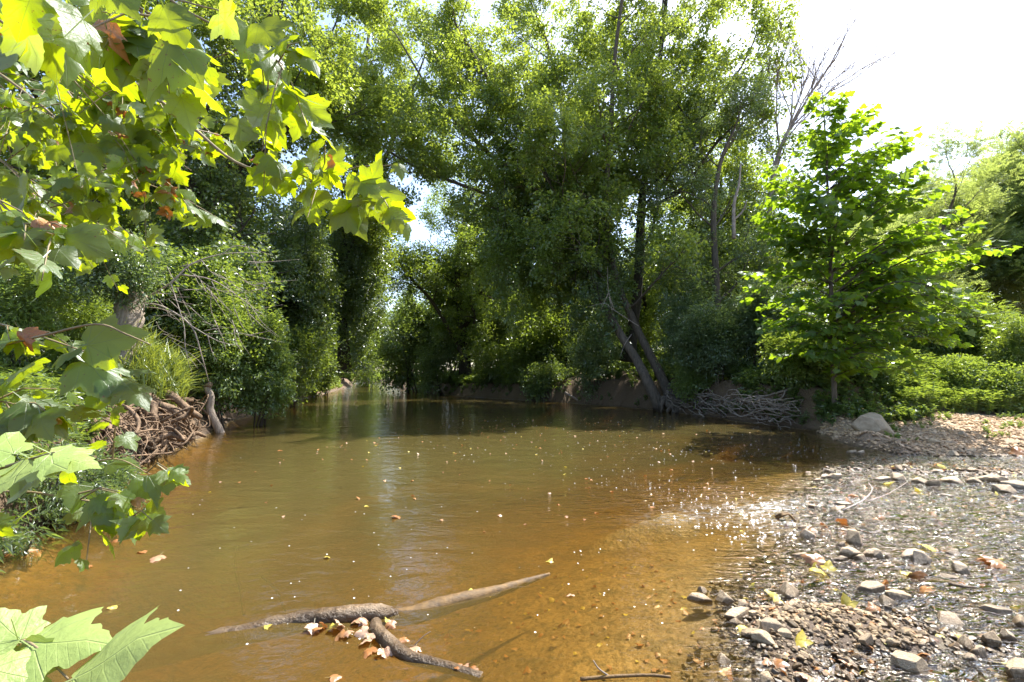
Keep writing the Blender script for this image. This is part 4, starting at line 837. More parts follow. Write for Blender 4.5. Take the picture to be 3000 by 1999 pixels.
# the long overhanging branch, upper left
sycamore_branch('long sycamore branch sweeping from the top left corner to the middle, glowing leaves', [
    ([(-250, -260, 2.2), (0, -40, 2.2), (200, 130, 2.25), (420, 260, 2.3), (560, 370, 2.25), (690, 475, 2.15), (850, 522, 2.0), (1000, 540, 1.85), (1110, 548, 1.75)], .011),
    ([(200, -160, 2.0), (330, 60, 2.1), (330, 240, 2.2), (375, 345, 2.3), (420, 470, 2.4), (480, 560, 2.4)], .006),
    ([(300, -260, 1.7), (480, -20, 1.7), (620, 70, 1.7), (740, 130, 1.65), (830, 190, 1.6)], .006)],
   [(1060, 570, 1.75, 125, 15, 'c'), (1040, 520, 1.75, 110, -40, 'c'), (960, 500, 1.8, 90, 70, 'c'), (1000, 600, 1.8, 120, -50, 'c'), (930, 560, 1.85, 100, -100, 'c'), (1080, 540, 1.75, 80, 50, 's'),
    (760, 330, 1.9, 130, -55, 'c'), (700, 350, 1.9, 105, -80, 'c'), (760, 70, 1.6, 150, -50, 'c'), (730, 80, 1.6, 130, -95, 's'), (790, 150, 1.6, 120, -75, 's'), (640, 40, 1.5, 130, -50, 'b'),
    (560, 100, 1.45, 150, -70, 'u'), (800, 250, 1.7, 90, -20, 's'), (850, 260, 1.7, 80, -50, 'c'), (620, 220, 1.9, 100, -80, 'c'), (880, 470, 1.95, 80, -60, 'c')], 52, 5, (.07, .115), 5, .06, (.15, .45))
sycamore_branch('near sycamore twig hanging in from the top with the largest backlit leaves', [
    ([(250, -300, 1.15), (340, -60, 1.1), (420, 30, 1.1), (500, 60, 1.1)], .005), ([(420, -200, 1.2), (480, -30, 1.15), (560, 10, 1.1), (640, 30, 1.1)], .004)],
   [(385, 70, 1.1, 190, -65, 'c'), (400, 130, 1.12, 165, -75, 'c'), (480, 20, 1.05, 150, -70, 'c'), (300, -60, 1.05, 190, -45, 'c'), (220, 30, 1.1, 170, -60, 'c'), (190, 60, 1.15, 170, -75, 's'), (370, 90, 1.1, 150, -20, 'u'),
    (100, -40, 1.1, 190, -110, 's'), (290, 150, 1.2, 150, -60, 'c'), (60, 60, 1.2, 190, -70, 'b')], 4, 8, (.10, .14), 4, .03, (.15, .25))
sycamore_branch('crowded sycamore branch filling the upper left edge with dark and lit leaves', [
    ([(-300, 60, 2.6), (-60, 180, 2.6), (110, 300, 2.6), (240, 420, 2.55), (330, 500, 2.5), (450, 540, 2.5)], .009),
    ([(-250, -100, 2.3), (0, 60, 2.3), (140, 200, 2.4), (250, 330, 2.4), (330, 390, 2.4), (450, 420, 2.5)], .008),
    ([(-260, 300, 2.5), (-60, 420, 2.4), (60, 520, 2.4), (150, 610, 2.3)], .007), ([(-200, -250, 1.8), (0, -40, 1.8), (120, 80, 1.9), (180, 200, 2.0)], .006)],
   [(130, 90, 1.5, 180, -80, 'b'), (60, 120, 1.5, 190, -75, 'b'), (180, 120, 1.6, 160, -60, 's'), (20, -20, 1.4, 170, -60, 's'), (250, 420, 2.2, 110, -50, 'u'), (60, 520, 2.0, 120, -80, 'b')], 56, 15, (.07, .115), 5, .07, (.2, .6))
sycamore_branch('shaded sycamore branch behind the crowded one at the left edge', [
    ([(-200, 120, 3.2), (0, 250, 3.2), (160, 420, 3.2), (300, 560, 3.2)], .008), ([(-200, 330, 3.1), (0, 470, 3.1), (130, 560, 3.1), (260, 640, 3.1)], .007), ([(-100, -100, 3.2), (150, 120, 3.2), (320, 330, 3.2), (560, 500, 3.2)], .008)],
   [], 58, 45, (.09, .13), 5, .05, (.2, .6))
sycamore_branch('drooping sycamore twig at the left with a withered curl and one pale yellow leaf', [
    ([(-250, 430, 1.8), (-40, 560, 1.75), (60, 650, 1.7), (130, 680, 1.65), (190, 700, 1.6)], .006)],
   [(190, 690, 1.6, 135, -20, 'c'), (170, 700, 1.6, 100, -75, 'c'), (90, 680, 1.65, 110, -70, 's'), (60, 690, 1.65, 120, -110, 'b'), (110, 640, 1.65, 60, -30, 's', 1), (130, 660, 1.65, 60, -60, 'c', 1), (0, 620, 1.7, 120, -60, 'u')], 7, 16, (.08, .13), 4, .05, (.15, .35))
sycamore_branch('sycamore branch crossing in front of the broken trunk', [
    ([(-250, 1040, 1.5), (-40, 1020, 1.45), (120, 985, 1.4), (280, 950, 1.4), (370, 980, 1.4), (440, 1010, 1.4)], .005),
    ([(-200, 900, 1.5), (0, 950, 1.5), (160, 1000, 1.5), (330, 1060, 1.5)], .005), ([(-200, 1250, 1.4), (-20, 1180, 1.4), (60, 1190, 1.4)], .004)],
   [(255, 1010, 1.4, 160, 15, 'c'), (250, 1060, 1.4, 150, -25, 'u'), (240, 1020, 1.4, 110, 190, 'u'), (310, 1110, 1.4, 110, -15, 'u'), (370, 1130, 1.4, 100, -25, 'u'), (100, 1060, 1.4, 130, -150, 'u'), (30, 1000, 1.4, 130, 170, 's'),
    (80, 1180, 1.4, 140, -30, 'u'), (10, 1110, 1.4, 150, -160, 'u'), (215, 1200, 1.4, 90, -15, 'u'), (60, 1220, 1.4, 90, -100, 'c'), (60, 970, 1.4, 70, -60, 'c', 1), (390, 1085, 1.4, 55, 10, 'u')], 8, 26, (.06, .10), 4, .05, (.10, .22))
sycamore_branch('pale sunlit sycamore leaves reaching in above the left shallows', [
    ([(-160, 1420, .95), (0, 1372, .93), (90, 1345, .92), (160, 1325, .9)], .004)],
   [(90, 1345, .92, 190, -5, 'u'), (70, 1350, .92, 200, -165, 'u'), (150, 1330, .9, 140, -20, 'u'), (40, 1330, .95, 170, 160, 'u')], 0, 31, pale=True)
sycamore_branch('sycamore twig over the left shallows ending in a drooping leaf', [
    ([(-200, 1380, 1.6), (60, 1400, 1.6), (220, 1370, 1.6), (340, 1345, 1.6), (440, 1390, 1.6)], .004), ([(-150, 1450, 1.6), (60, 1440, 1.6), (200, 1460, 1.6), (320, 1480, 1.6), (390, 1520, 1.6)], .004)],
   [(435, 1395, 1.6, 85, 5, 'u'), (400, 1400, 1.6, 75, -30, 'u'), (425, 1500, 1.6, 75, -10, 'c'), (425, 1500, 1.6, 65, 195, 'u'), (390, 1520, 1.6, 75, -90, 'c'), (320, 1360, 1.6, 70, 20, 'u'), (210, 1380, 1.6, 90, -150, 's'), (340, 1510, 1.6, 60, -95, 'b'),
    (210, 1500, 1.6, 65, -20, 'u'), (80, 1500, 1.6, 75, -160, 'u'), (230, 1420, 1.6, 80, -80, 's'), (100, 1380, 1.6, 90, -100, 'b')], 8, 33, (.055, .095), 4, .02, (.1, .28))
sycamore_branch('three large pale leaves in the bottom left corner', [
    ([(-120, 1850, .60), (0, 1875, .60), (90, 1885, .60), (200, 1990, .58)], .003)],
   [(95, 1885, .60, 215, 4, 'u'), (215, 1990, .57, 320, 35, 'u'), (60, 1875, .60, 150, 150, 'u'), (60, 1895, .60, 190, -75, 'u'), (-30, 1960, .56, 150, -20, 'u'), (90, 1890, .60, 50, -20, 'u')], 0, 35, pale=True)

# ------------------------------------------------------------------ sycamore sapling on the right bank
def sapling():
    r = np.random.RandomState(2); Y0 = 13.8; base = P(2440, 1085, Y0); base.z = ground_z(base.x, base.y); root = empty('sycamore_sapling', base, 'bright young sycamore with big leaves rising alone against the sky', 'tree'); b = np.array(base)
    tr = np.array([tuple(q) for q in smooth_line([base] + line((2438, 950, Y0), (2432, 760, Y0), (2425, 560, Y0), (2418, 400, Y0), (2408, 265, Y0)), k=5)]); mb = MB(); mb.tube(tr - b, (.075, .010), 8, .05); mb.build('trunk', M['bark'], root)
    LV = []
    def wid(v, right):
        xs = [240, 300, 360, 450, 520, 620, 720, 800, 900, 1000, 1080]; return float(np.interp(v, xs, [30, 110, 170, 250, 275, 310, 400, 420, 380, 300, 220] if right else [25, 80, 120, 170, 230, 260, 260, 280, 270, 240, 190])) * r.uniform(.45, 1.02)
    def leaves_on(pts, d, n, t0):
        for j in range(n):
            t = t0 + (1 - t0) * (j + r.rand()) / n; q = t * (len(pts) - 1); i = min(len(pts) - 2, int(q)); p = pts[i] + (pts[i + 1] - pts[i]) * (q - i); sd_ = np.array([-d[1], d[0], 0]) * (1 if j % 2 else -1)
            tip = d * .7 + sd_ * .8 + np.array([0, 0, -.4 + .35 * r.randn()]) + r.randn(3) * .25; nr = np.array([0, 0, 1.]) + r.randn(3) * .42; off = tip / np.linalg.norm(tip) * .10
            LV.append((p + off, tip, nr, (.14 + .12 * r.rand()) * (1.0 if j < n - 2 else .8)))
    K = 180
    for k in range(K):
        v = 250 + 810 * ((k + r.rand()) / K) ** .85; right = r.rand() < .56; side = 1 if right else -1; dep = r.uniform(-1.25, 1.25); wv = wid(v, right) / F * Y0
        d = np.array([side * math.cos(dep), math.sin(dep), 0]); wv2 = wv * (1 if abs(dep) < .6 else .9); rise = .55 * wv2 if v < 700 else .30 * wv2
        z = H + (1100 - v) / F * Y0; i = int(np.argmin(abs(tr[:, 2] - max(base.z + .5, z - rise)))); p0 = tr[i]; p2 = np.array([p0[0] + d[0] * wv2, p0[1] + d[1] * wv2, z]); p1 = p0 * .5 + p2 * .5 + [0, 0, .12 * wv2] + r.randn(3) * .06 * wv2
        if v > 800: p2[2] -= .25 * wv2
        pts = np.array([tuple(q) for q in smooth_line([p0, p1, p2], k=4)]); mb = MB(); mb.tube(pts - b, (max(.007, .009 * wv2), .003), 4, cap=False)
        leaves_on(pts, d, int(4 + 8 * wv2), .08)
        for m in range(int(1 + wv2 * 2.2)):
            t = r.uniform(.3, .95); i = min(len(pts) - 2, int(t * (len(pts) - 1))); q0 = pts[i]; a = r.choice([-1, 1]) * r.uniform(.5, 1.0); d3 = np.array([d[0] * math.cos(a) - d[1] * math.sin(a), d[0] * math.sin(a) + d[1] * math.cos(a), 0]); l3 = r.uniform(.3, .7) * min(1, wv2)
            q = np.array([q0, q0 + d3 * l3 * .5 + [0, 0, .08 * l3], q0 + d3 * l3 + [0, 0, (.25 if v < 750 else -.1) * l3]]); mb.tube(q - b, (.005, .002), 3, cap=False); leaves_on(q, d3, 4, .3)
        mb.build('limb', M['bark'], root)
    LV.sort(key=lambda q: q[0][1]); LV2 = LV[:300]
    for p, tip, nr, s in LV2: put_leaf(LS[r.randint(8)], root, p, tip, nr, s)
    mb = MB(); uv = []
    rest = LV[300:]; vs = []; fs = []; uvs = []; tn = []; n0 = 0
    for p, tip, nr, s in rest:
        me = LS[r.randint(8)]; mt = leaf_matrix(Vector(p) - base, tip, nr, s); co_ = [mt @ v.co for v in me.vertices]; vs += [tuple(c) for c in co_]; fs += [tuple(n0 + i for i in pol.vertices) for pol in me.polygons]
        uvs += [tuple(d_.vector) for d_ in me.attributes['leafuv'].data]; tn += [r.rand()] * len(co_); n0 += len(co_)
    me = bpy.data.meshes.new('crown'); me.from_pydata(vs, [], fs); a = me.attributes.new('leafuv', 'FLOAT_VECTOR', 'POINT'); a.data.foreach_set('vector', np.array(uvs, np.float32).ravel()); a = me.attributes.new('tint', 'FLOAT', 'POINT'); a.data.foreach_set('value', np.array(tn, np.float32))
    me.materials.append(M['sycfar']); o = bpy.data.objects.new('crown', me); C.objects.link(o); o.parent = root; o['kind'] = 'stuff'
sapling()

# ------------------------------------------------------------------ sunken log
lg = G(1000, 1800, 0); lo = empty('log', lg, 'half-sunken brown log with a curved side limb lying across the shallows', 'log'); b = np.array(lg)
def wp(u, v, z): return G(u, v, z)
mb = MB(); pts = smooth_line([wp(300, 1955, -.15), wp(520, 1904, -.075), wp(700, 1862, -.050), wp(860, 1826, -.028), wp(980, 1808, .008), wp(1100, 1797, .018), wp(1165, 1800, -.01)], k=6)
rad = np.interp(np.linspace(0, 1, len(pts)), [0, .5, .85, 1], [.066, .064, .058, .030]); mb.tube(np.array([tuple(q) for q in pts]) - b, rad, 18, .10); mb.build('trunk', M['log'], lo)
mb = MB(); pts = smooth_line([wp(1120, 1812, -.05), wp(1220, 1800, -.045), wp(1330, 1765, -.018), wp(1440, 1738, -.015), wp(1530, 1708, -.012), wp(1610, 1682, .0)], k=6)
rad = np.interp(np.linspace(0, 1, len(pts)), [0, .3, .6, 1], [.05, .062, .045, .012]); mb.tube(np.array([tuple(q) for q in pts]) - b, rad, 14, .08); mb.build('broken_end', M['logdark'], lo)
mb = MB(); pts = smooth_line([wp(1100, 1825, -.02), wp(1108, 1850, .022), wp(1150, 1890, .022), wp(1200, 1925, .005), wp(1290, 1950, -.012), wp(1410, 1985, -.012)], k=6)
rad = np.interp(np.linspace(0, 1, len(pts)), [0, .25, .6, 1], [.038, .042, .034, .028]); mb.tube(np.array([tuple(q) for q in pts]) - b, rad, 14, .07); mb.build('limb', M['log'], lo)
def stick(name, label, seq, r0, r1, mat, cat='stick'):
    pts = [wp(*q) for q in seq]; c = pts[0]; mb = MB(); mb.tube(np.array([tuple(q - c) for q in smooth_line(pts, k=5)]), (r0, r1), 7, .1); o = mb.build(name, M[mat], None, loc=c); return tag(o, label, cat)
stick('sunken_stick', 'dark crooked stick lying under the water beyond the log', [(698, 1600, -.2), (690, 1660, -.2), (705, 1730, -.22), (715, 1800, -.25)], .018, .012, 'logdark')
stick('sunken_stick', 'thin curved stick under the water beside the dark crooked one', [(770, 1690, -.2), (810, 1730, -.2), (835, 1790, -.22)], .015, .008, 'log')
stick('wet_stick', 'wet black stick at the very bottom beside the gravel', [(1700, 1990, .01), (1800, 1982, .02), (1900, 1978, .02), (1965, 1984, .02)], .010, .007, 'logdark')
stick('wet_twig', 'thin dry twig rising out of the wet black stick', [(1790, 1985, .01), (1755, 1960, .06), (1738, 1935, .10)], .005, .003, 'dead')
stick('dry_twig', 'thin twig caught on the side limb of the log', [(1215, 1890, .03), (1240, 1865, .08), (1262, 1850, .11)], .003, .002, 'dead')
stick('long_twig', 'long bent bare twig lying across stones at the head of the riffle', [(2470, 1495, .03), (2530, 1465, .06), (2555, 1435, .08), (2545, 1415, .08)], .010, .005, 'dead')
stick('long_twig', 'straight bare twig pointing to the boulder across the riffle', [(2540, 1470, .04), (2600, 1448, .07), (2655, 1415, .12)], .008, .004, 'dead')
stick('dark_stick', 'short dark stick arched over the leaf heap in the riffle', [(2362, 1575, .0), (2375, 1545, .07), (2440, 1540, .04)], .008, .005, 'logdark')
stick('dark_stick', 'straight dark stick lying above the pair of stones in midstream', [(2470, 1542, .03), (2510, 1552, .03), (2555, 1564, .03)], .008, .005, 'logdark')
stick('red_brown_stick', 'reddish brown stick caught in leaves in the right of the riffle', [(2780, 1710, .03), (2820, 1718, .04), (2860, 1722, .03)], .012, .008, 'log')
stick('grey_stick', 'short grey stick on the mud left of the boulder', [(2465, 1262, .06), (2495, 1268, .08)], .015, .010, 'dead')
# curled bark piece
mb = MB(); pp = [G(2280, 1518, .0), G(2292, 1512, .05), G(2312, 1508, .06), G(2332, 1528, .0)]; c = pp[0]
for k in range(4): mb.tube(np.array([tuple(q - c + Vector((0, .016 * k, .006 * (2 - abs(k - 2))))) for q in smooth_line(pp, k=4)]), (.012, .009), 6, .2)
o = mb.build('bark_piece', M['logdark'], None, loc=c); tag(o, 'dark arched piece of bark poking out of the white water', 'bark')

# ------------------------------------------------------------------ stones
def rock_mesh(name, seed, sub=2, planes=13, mat='stone', flat=.75):
    """an angular stone: a block cut by random planes, its edges worn"""
    import bmesh
    r = np.random.RandomState(seed); bm = bmesh.new(); bmesh.ops.create_cube(bm, size=2.2)
    for i in range(planes + 7):
        n = r.randn(3); n /= np.linalg.norm(n); d = r.uniform(.55, .88)
        g = bmesh.ops.bisect_plane(bm, geom=bm.verts[:] + bm.edges[:] + bm.faces[:], plane_co=n * d, plane_no=n, clear_outer=True)
        ed = [e for e in g['geom_cut'] if isinstance(e, bmesh.types.BMEdge)]
        if ed: bmesh.ops.contextual_create(bm, geom=ed)
    bmesh.ops.remove_doubles(bm, verts=bm.verts[:], dist=.06)
    if sub > 1: bmesh.ops.bevel(bm, geom=bm.edges[:], offset=.07, segments=1 if sub < 4 else 2, affect='EDGES', profile=.6)
    for v in bm.verts: v.co = (v.co.x + r.randn() * .008, v.co.y * .8 + r.randn() * .008, v.co.z * flat + r.randn() * .008)
    bmesh.ops.triangulate(bm, faces=[f for f in bm.faces if len(f.verts) > 4]); bmesh.ops.recalc_face_normals(bm, faces=bm.faces[:])
    me = bpy.data.meshes.new(name); bm.to_mesh(me); bm.free(); me.materials.append(M[mat]); me.attributes.new('tint', 'FLOAT', 'POINT'); return me
RK = [rock_mesh('stone', 60 + i, 3, 9, 'stone', (.7, .5, .8, .6)[i % 4]) for i in range(14)]
sr = random.Random(12)
def stone(u, v, wpx, hpx, label, z=None, rz=None, mi=None, name='stone', mesh=None, group=None, sink=.25):
    p = G(u, v + hpx * .42, .0 if z is None else z)
    if z is None:
        for _ in range(6): p = G(u, v + hpx * .42, max(0, ground_z(p.x, p.y)))
    wd = wpx / F * p.y * .5; hh = hpx / F * p.y * .85
    me = mesh or RK[sr.randrange(14) if mi is None else mi]; o = bpy.data.objects.new(name, me); C.objects.link(o)
    gz = max(ground_z(p.x, p.y), -.02) if z is None else z
    o.location = (p.x, p.y, gz + hh * (.5 - sink)); o.scale = (wd * 1.05, wd * 1.1, hh / .8); o.rotation_euler = (sr.gauss(0, .12), sr.gauss(0, .12), sr.uniform(-.5, .5) if rz is None else rz)
    return tag(o, label, 'stone', group)
bm_ = rock_mesh('boulder', 14, 4, 12, 'boulder', .7)
stone(2555, 1250, 122, 60, 'large flat-topped tan boulder standing on the mud at the pool edge', mesh=bm_, name='boulder', rz=.1, sink=.12)
ST = [
 (2490, 1320, 26, 14, 'left one of two low stones at the water edge below the boulder'), (2518, 1322, 30, 13, 'right one of two low stones at the water edge below the boulder'),
 (2823, 1300, 24, 15, 'small blocky stone standing alone on the pale gravel bar'), (2735, 1310, 34, 15, 'pale flat stone at the wet edge of the bar'), (2795, 1328, 34, 16, 'dark wet stone below the small blocky one'), (2970, 1312, 50, 14, 'long flat pale stone at the right end of the bar'),
 (2433, 1378, 30, 10, 'flat slab on top of the small stone group beside the amber shallows'), (2440, 1392, 36, 18, 'rounded pale stone of the group beside the amber shallows'), (2412, 1392, 22, 14, 'smallest stone of the group beside the amber shallows'), (2395, 1402, 30, 12, 'dark stone reaching farthest into the amber water'), (2422, 1422, 30, 11, 'low stone just below the group beside the amber shallows'),
 (2633, 1370, 26, 16, 'small grey stone beyond the straight bare twig'), (2650, 1362, 20, 12, 'tiny pale stone touching the small grey one'), (2577, 1398, 42, 14, 'long low tan stone near the head of the riffle'), (2635, 1398, 44, 20, 'tan stone with a rounded back near the head of the riffle'), (2695, 1404, 44, 20, 'smooth pale stone left of the pointed one'),
 (2732, 1410, 40, 24, 'pointed pale stone at the end of the straight twig'), (2790, 1402, 70, 18, 'long pale bar-shaped stone right of the pointed one'), (2855, 1404, 44, 20, 'brown stone right of the long bar-shaped stone'), (2905, 1396, 66, 32, 'broad domed stone in the row at the right'), (2965, 1412, 70, 34, 'rough brown slab at the right end of the stone row'),
 (2950, 1432, 60, 24, 'pale slab in front of the rough brown one'), (2985, 1455, 44, 16, 'low stone half out of the picture below the slabs'), (2765, 1445, 30, 12, 'dark wet stone under the long bar-shaped one'), (2850, 1375, 34, 14, 'dark wedge-shaped stone above the stone row'),
 (2462, 1470, 42, 20, 'pale rounded stone with dead leaves against its side'), (2452, 1486, 50, 14, 'dark slab leaning below the pale rounded stone'), (2380, 1478, 36, 16, 'wet low stone at the lip of the white water'), (2590, 1430, 30, 12, 'small pale stone beside a green leaf'),
 (2352, 1540, 26, 14, 'dark stone at the top of the leaf heap'), (2368, 1562, 46, 26, 'dark mossy stone under the leaf heap in the riffle'),
 (2506, 1576, 50, 40, 'tall blocky pale stone topping the midstream cluster'), (2462, 1590, 30, 22, 'small round stone left of the tall blocky one'), (2487, 1610, 56, 36, 'domed tan stone at the centre of the midstream cluster'), (2462, 1628, 34, 20, 'low brown stone at the left foot of the midstream cluster'), (2520, 1626, 44, 20, 'flat stone at the foot of the midstream cluster'), (2547, 1612, 40, 30, 'brown angular stone right of the domed one'), (2574, 1620, 38, 22, 'pale stone closing the midstream cluster on the right'), (2602, 1622, 26, 16, 'small stone trailing off the midstream cluster'), (2336, 1618, 40, 18, 'low tan stone between the leaf heap and midstream cluster'),
 (2662, 1618, 56, 34, 'brown stone on the left of the leaf-topped pair'), (2706, 1626, 58, 42, 'angular brown stone on the right of the leaf-topped pair'), (2790, 1610, 44, 14, 'low dark stone right of the leaf-topped pair'),
 (2820, 1664, 50, 24, 'pale triangular stone in the right of the riffle'), (2775, 1680, 64, 16, 'thin greenish slab lying against the pale triangular stone'),
 (2315, 1726, 64, 42, 'pointed pale stone standing alone in the gravel'), (2540, 1710, 70, 34, 'green-stained slab stone in the middle of the riffle'), (2617, 1730, 58, 40, 'greenish rounded stone beside the slab stone'), (2600, 1755, 50, 28, 'flat brown stone at the foot of the greenish rounded one'),
 (2045, 1740, 66, 26, 'flat dark stone farthest out on the sandy bed'), (2060, 1722, 34, 18, 'pale stone resting on the flat dark one'), (2126, 1742, 54, 40, 'stubby pale stone where the sand meets the gravel'), (2178, 1768, 40, 16, 'dark sliver of stone at the edge of the gravel heap'), (2160, 1788, 80, 36, 'long notched tan stone on the gravel heap'), (2158, 1816, 38, 20, 'grey stone beneath the long notched one'),
 (2246, 1824, 54, 42, 'rounded cream stone in the middle of the gravel heap'), (2200, 1850, 60, 22, 'low left arm of the bent tan stone'), (2235, 1862, 70, 30, 'bent tan stone below the rounded cream one'), (2312, 1780, 34, 20, 'brown pebble-like stone at the top of the gravel heap'), (2290, 1850, 36, 22, 'dark stone right of the bent tan stone'), (2120, 1924, 48, 26, 'olive stone low on the gravel slope'), (2210, 1795, 34, 16, 'small pale stone between the notched and cream stones'),
 (2905, 1772, 74, 30, 'low smooth stone with dark underside near the right edge'), (2990, 1812, 50, 34, 'ochre stone cut by the right edge'), (2905, 1862, 60, 36, 'long pale stone leaning right of the riffle'), (2952, 1850, 44, 44, 'upright pinkish stone beside the leaning pale one'), (2832, 1880, 44, 34, 'pale knobbly stone with a bright green leaf beside it'), (2868, 1898, 48, 34, 'brown stone under the pale knobbly one'), (2846, 1920, 50, 32, 'pale stone lowest of the knobbly three'), (2535, 1872, 44, 32, 'dark pointed stone in the still brown pocket'),
 (2982, 1944, 80, 60, 'big two-layered stone cut by the right edge near the bottom'), (2250, 1988, 52, 24, 'tan stone cut by the bottom edge'), (2310, 1996, 40, 14, 'small tan stone at the bottom edge'), (2790, 1816, 80, 14, 'flat stone awash under thin white water'), (2610, 1880, 34, 22, 'small pale stone by a fallen leaf above the big block'),
]
stone(2662, 1925, 92, 50, 'big six-sided tan block with a flat top near the bottom of the riffle', mesh=rock_mesh('block', 21, 4, 11, 'boulder', .75), sink=.3)
for q in ST: stone(*q)
sg = 'small stones strewn in the shallow riffle'
def strewn(n, box, label, group, sz, seed, cond):
    r = np.random.RandomState(seed); k = 0
    while k < n:
        x, y = r.uniform(box[0], box[1]), r.uniform(box[2], box[3])
        if not cond(x, y): continue
        o = bpy.data.objects.new('stone', RK[r.randint(14)]); C.objects.link(o); s = sz[0] + (sz[1] - sz[0]) * r.rand() ** 2.2; gz = ground_z(x, y)
        o.location = (x, y, max(gz, -.05) + s * .12); o.scale = (s * r.uniform(.8, 1.3), s * r.uniform(.7, 1.1), s * r.uniform(.4, .8)); o.rotation_euler = (r.randn() * .2, r.randn() * .2, r.rand() * 6.3); tag(o, label, 'stone', group); k += 1
def inrif(x, y): return polydist(np.array([x]), np.array([y]), RIFFLE)[0] < .25
strewn(90, (1.0, 3.3, 2.3, 4.0), 'small wet stone among many in the gravel heap', 'stones of the gravel heap', (.02, .05), 1, lambda x, y: inrif(x, y) and x < y * .95 and math.hypot(x - 2.0, (y - 3.0) * 1.2) < 1.25)
strewn(110, (1.2, 9.5, 2.5, 8.5), 'small stone among many awash in the riffle', sg, (.03, .08), 2, lambda x, y: inrif(x, y) and x < y * 1.06)
strewn(70, (4.5, 13, 7.2, 10.6), 'small stone among many at the head of the riffle', 'stones at the head of the riffle', (.04, .11), 3, lambda x, y: inrif(x, y) and x < y * 1.06)
strewn(50, (7.6, 14, 9.6, 13), 'small stone among many on the dry gravel bar', 'stones on the gravel bar', (.03, .10), 4, lambda x, y: ground_z(x, y) > .03 and x < y * 1.06)
# pebbles
T['pebble'] = [bpy.data.objects.new('pebble', rock_mesh('pebble', 90 + i, 2, 9, 'pebble', .6)) for i in range(5)]
T['drypebble'] = [bpy.data.objects.new('pebble', rock_mesh('dry_pebble', 95 + i, 2, 9, 'drypebble', .5)) for i in range(4)]
def pebbles(label, key, n, box, cond, seed, sz):
    r = np.random.RandomState(seed); x = r.uniform(box[0], box[1], n * 5); y = box[2] + (box[3] - box[2]) * r.rand(n * 5) ** 1.25; ok = (x < y * 1.12 + .3) & cond(x, y); x, y = x[ok][:n], y[ok][:n]; z = height(x, y); s = sz[0] + (sz[1] - sz[0]) * r.rand(len(x)) ** 2.5; s = s * (.75 + .06 * y)
    o = scatter('pebbles', key, np.stack([x, y, z + s * .25], -1), np.stack([r.randn(len(x)) * .3, r.randn(len(x)) * .3, r.rand(len(x)) * 6.3], -1), s, seed=seed); tag(o, label, kind='stuff')
rfun = lambda x, y: polydist(x, y, RIFFLE)
pebbles('dark wet pebbles lining the bed of the riffle', 'pebble', 11000, (.9, 11, 2.0, 10.5), lambda x, y: (rfun(x, y) + .25 * fbm(x, y, 3, 2) < .1), 1, (.010, .032))
pebbles('pebbles piled on the gravel heap', 'pebble', 3500, (1.0, 3.3, 2.0, 3.9), lambda x, y: (rfun(x, y) < .1), 2, (.012, .034))
pebbles('small pale pebbles scattered over the gravel bar', 'drypebble', 6000, (7.4, 16, 9.3, 14), lambda x, y: (height(x, y) > .01) & (barw(x, y) > .4), 3, (.012, .045))

# ------------------------------------------------------------------ fallen leaves
fr_ = random.Random(6)
def fallen(u, v, px_, label, kind, z=.008, group=None, tilt=.2):
    p = G(u, v, z); k = {'o': (0, 1, 4), 'p': (2, 3), 'y': (5,)}[kind]; a = fr_.uniform(0, 6.28)
    o = put_leaf(LD[k[fr_.randrange(len(k))]], None, p, (math.cos(a), math.sin(a), fr_.gauss(0, tilt)), (fr_.gauss(0, tilt), fr_.gauss(0, tilt), 1), px_ / F * p.y, 'fallen_leaf'); return tag(o, label, 'leaf', group)
gl1 = 'dead leaves packed against the log'
for u, v, s, k in [(920, 1828, 34, 'p'), (945, 1838, 28, 'o'), (965, 1842, 28, 'y'), (985, 1838, 30, 'o'), (1000, 1848, 34, 'o'), (1018, 1848, 26, 'p'), (1040, 1822, 30, 'p'), (1062, 1812, 26, 'p'), (1076, 1848, 34, 'p'), (1075, 1866, 32, 'p'), (1072, 1880, 30, 'p'), (1118, 1902, 30, 'p'), (1145, 1900, 26, 'p'), (1008, 1835, 30, 'p'), (955, 1830, 24, 'o'), (1140, 1822, 26, 'o'), (1130, 1812, 20, 'y')]:
    fallen(u, v, s * 1.15, 'dead leaf in the drift of leaves packed against the log', k, .03, gl1, .5)
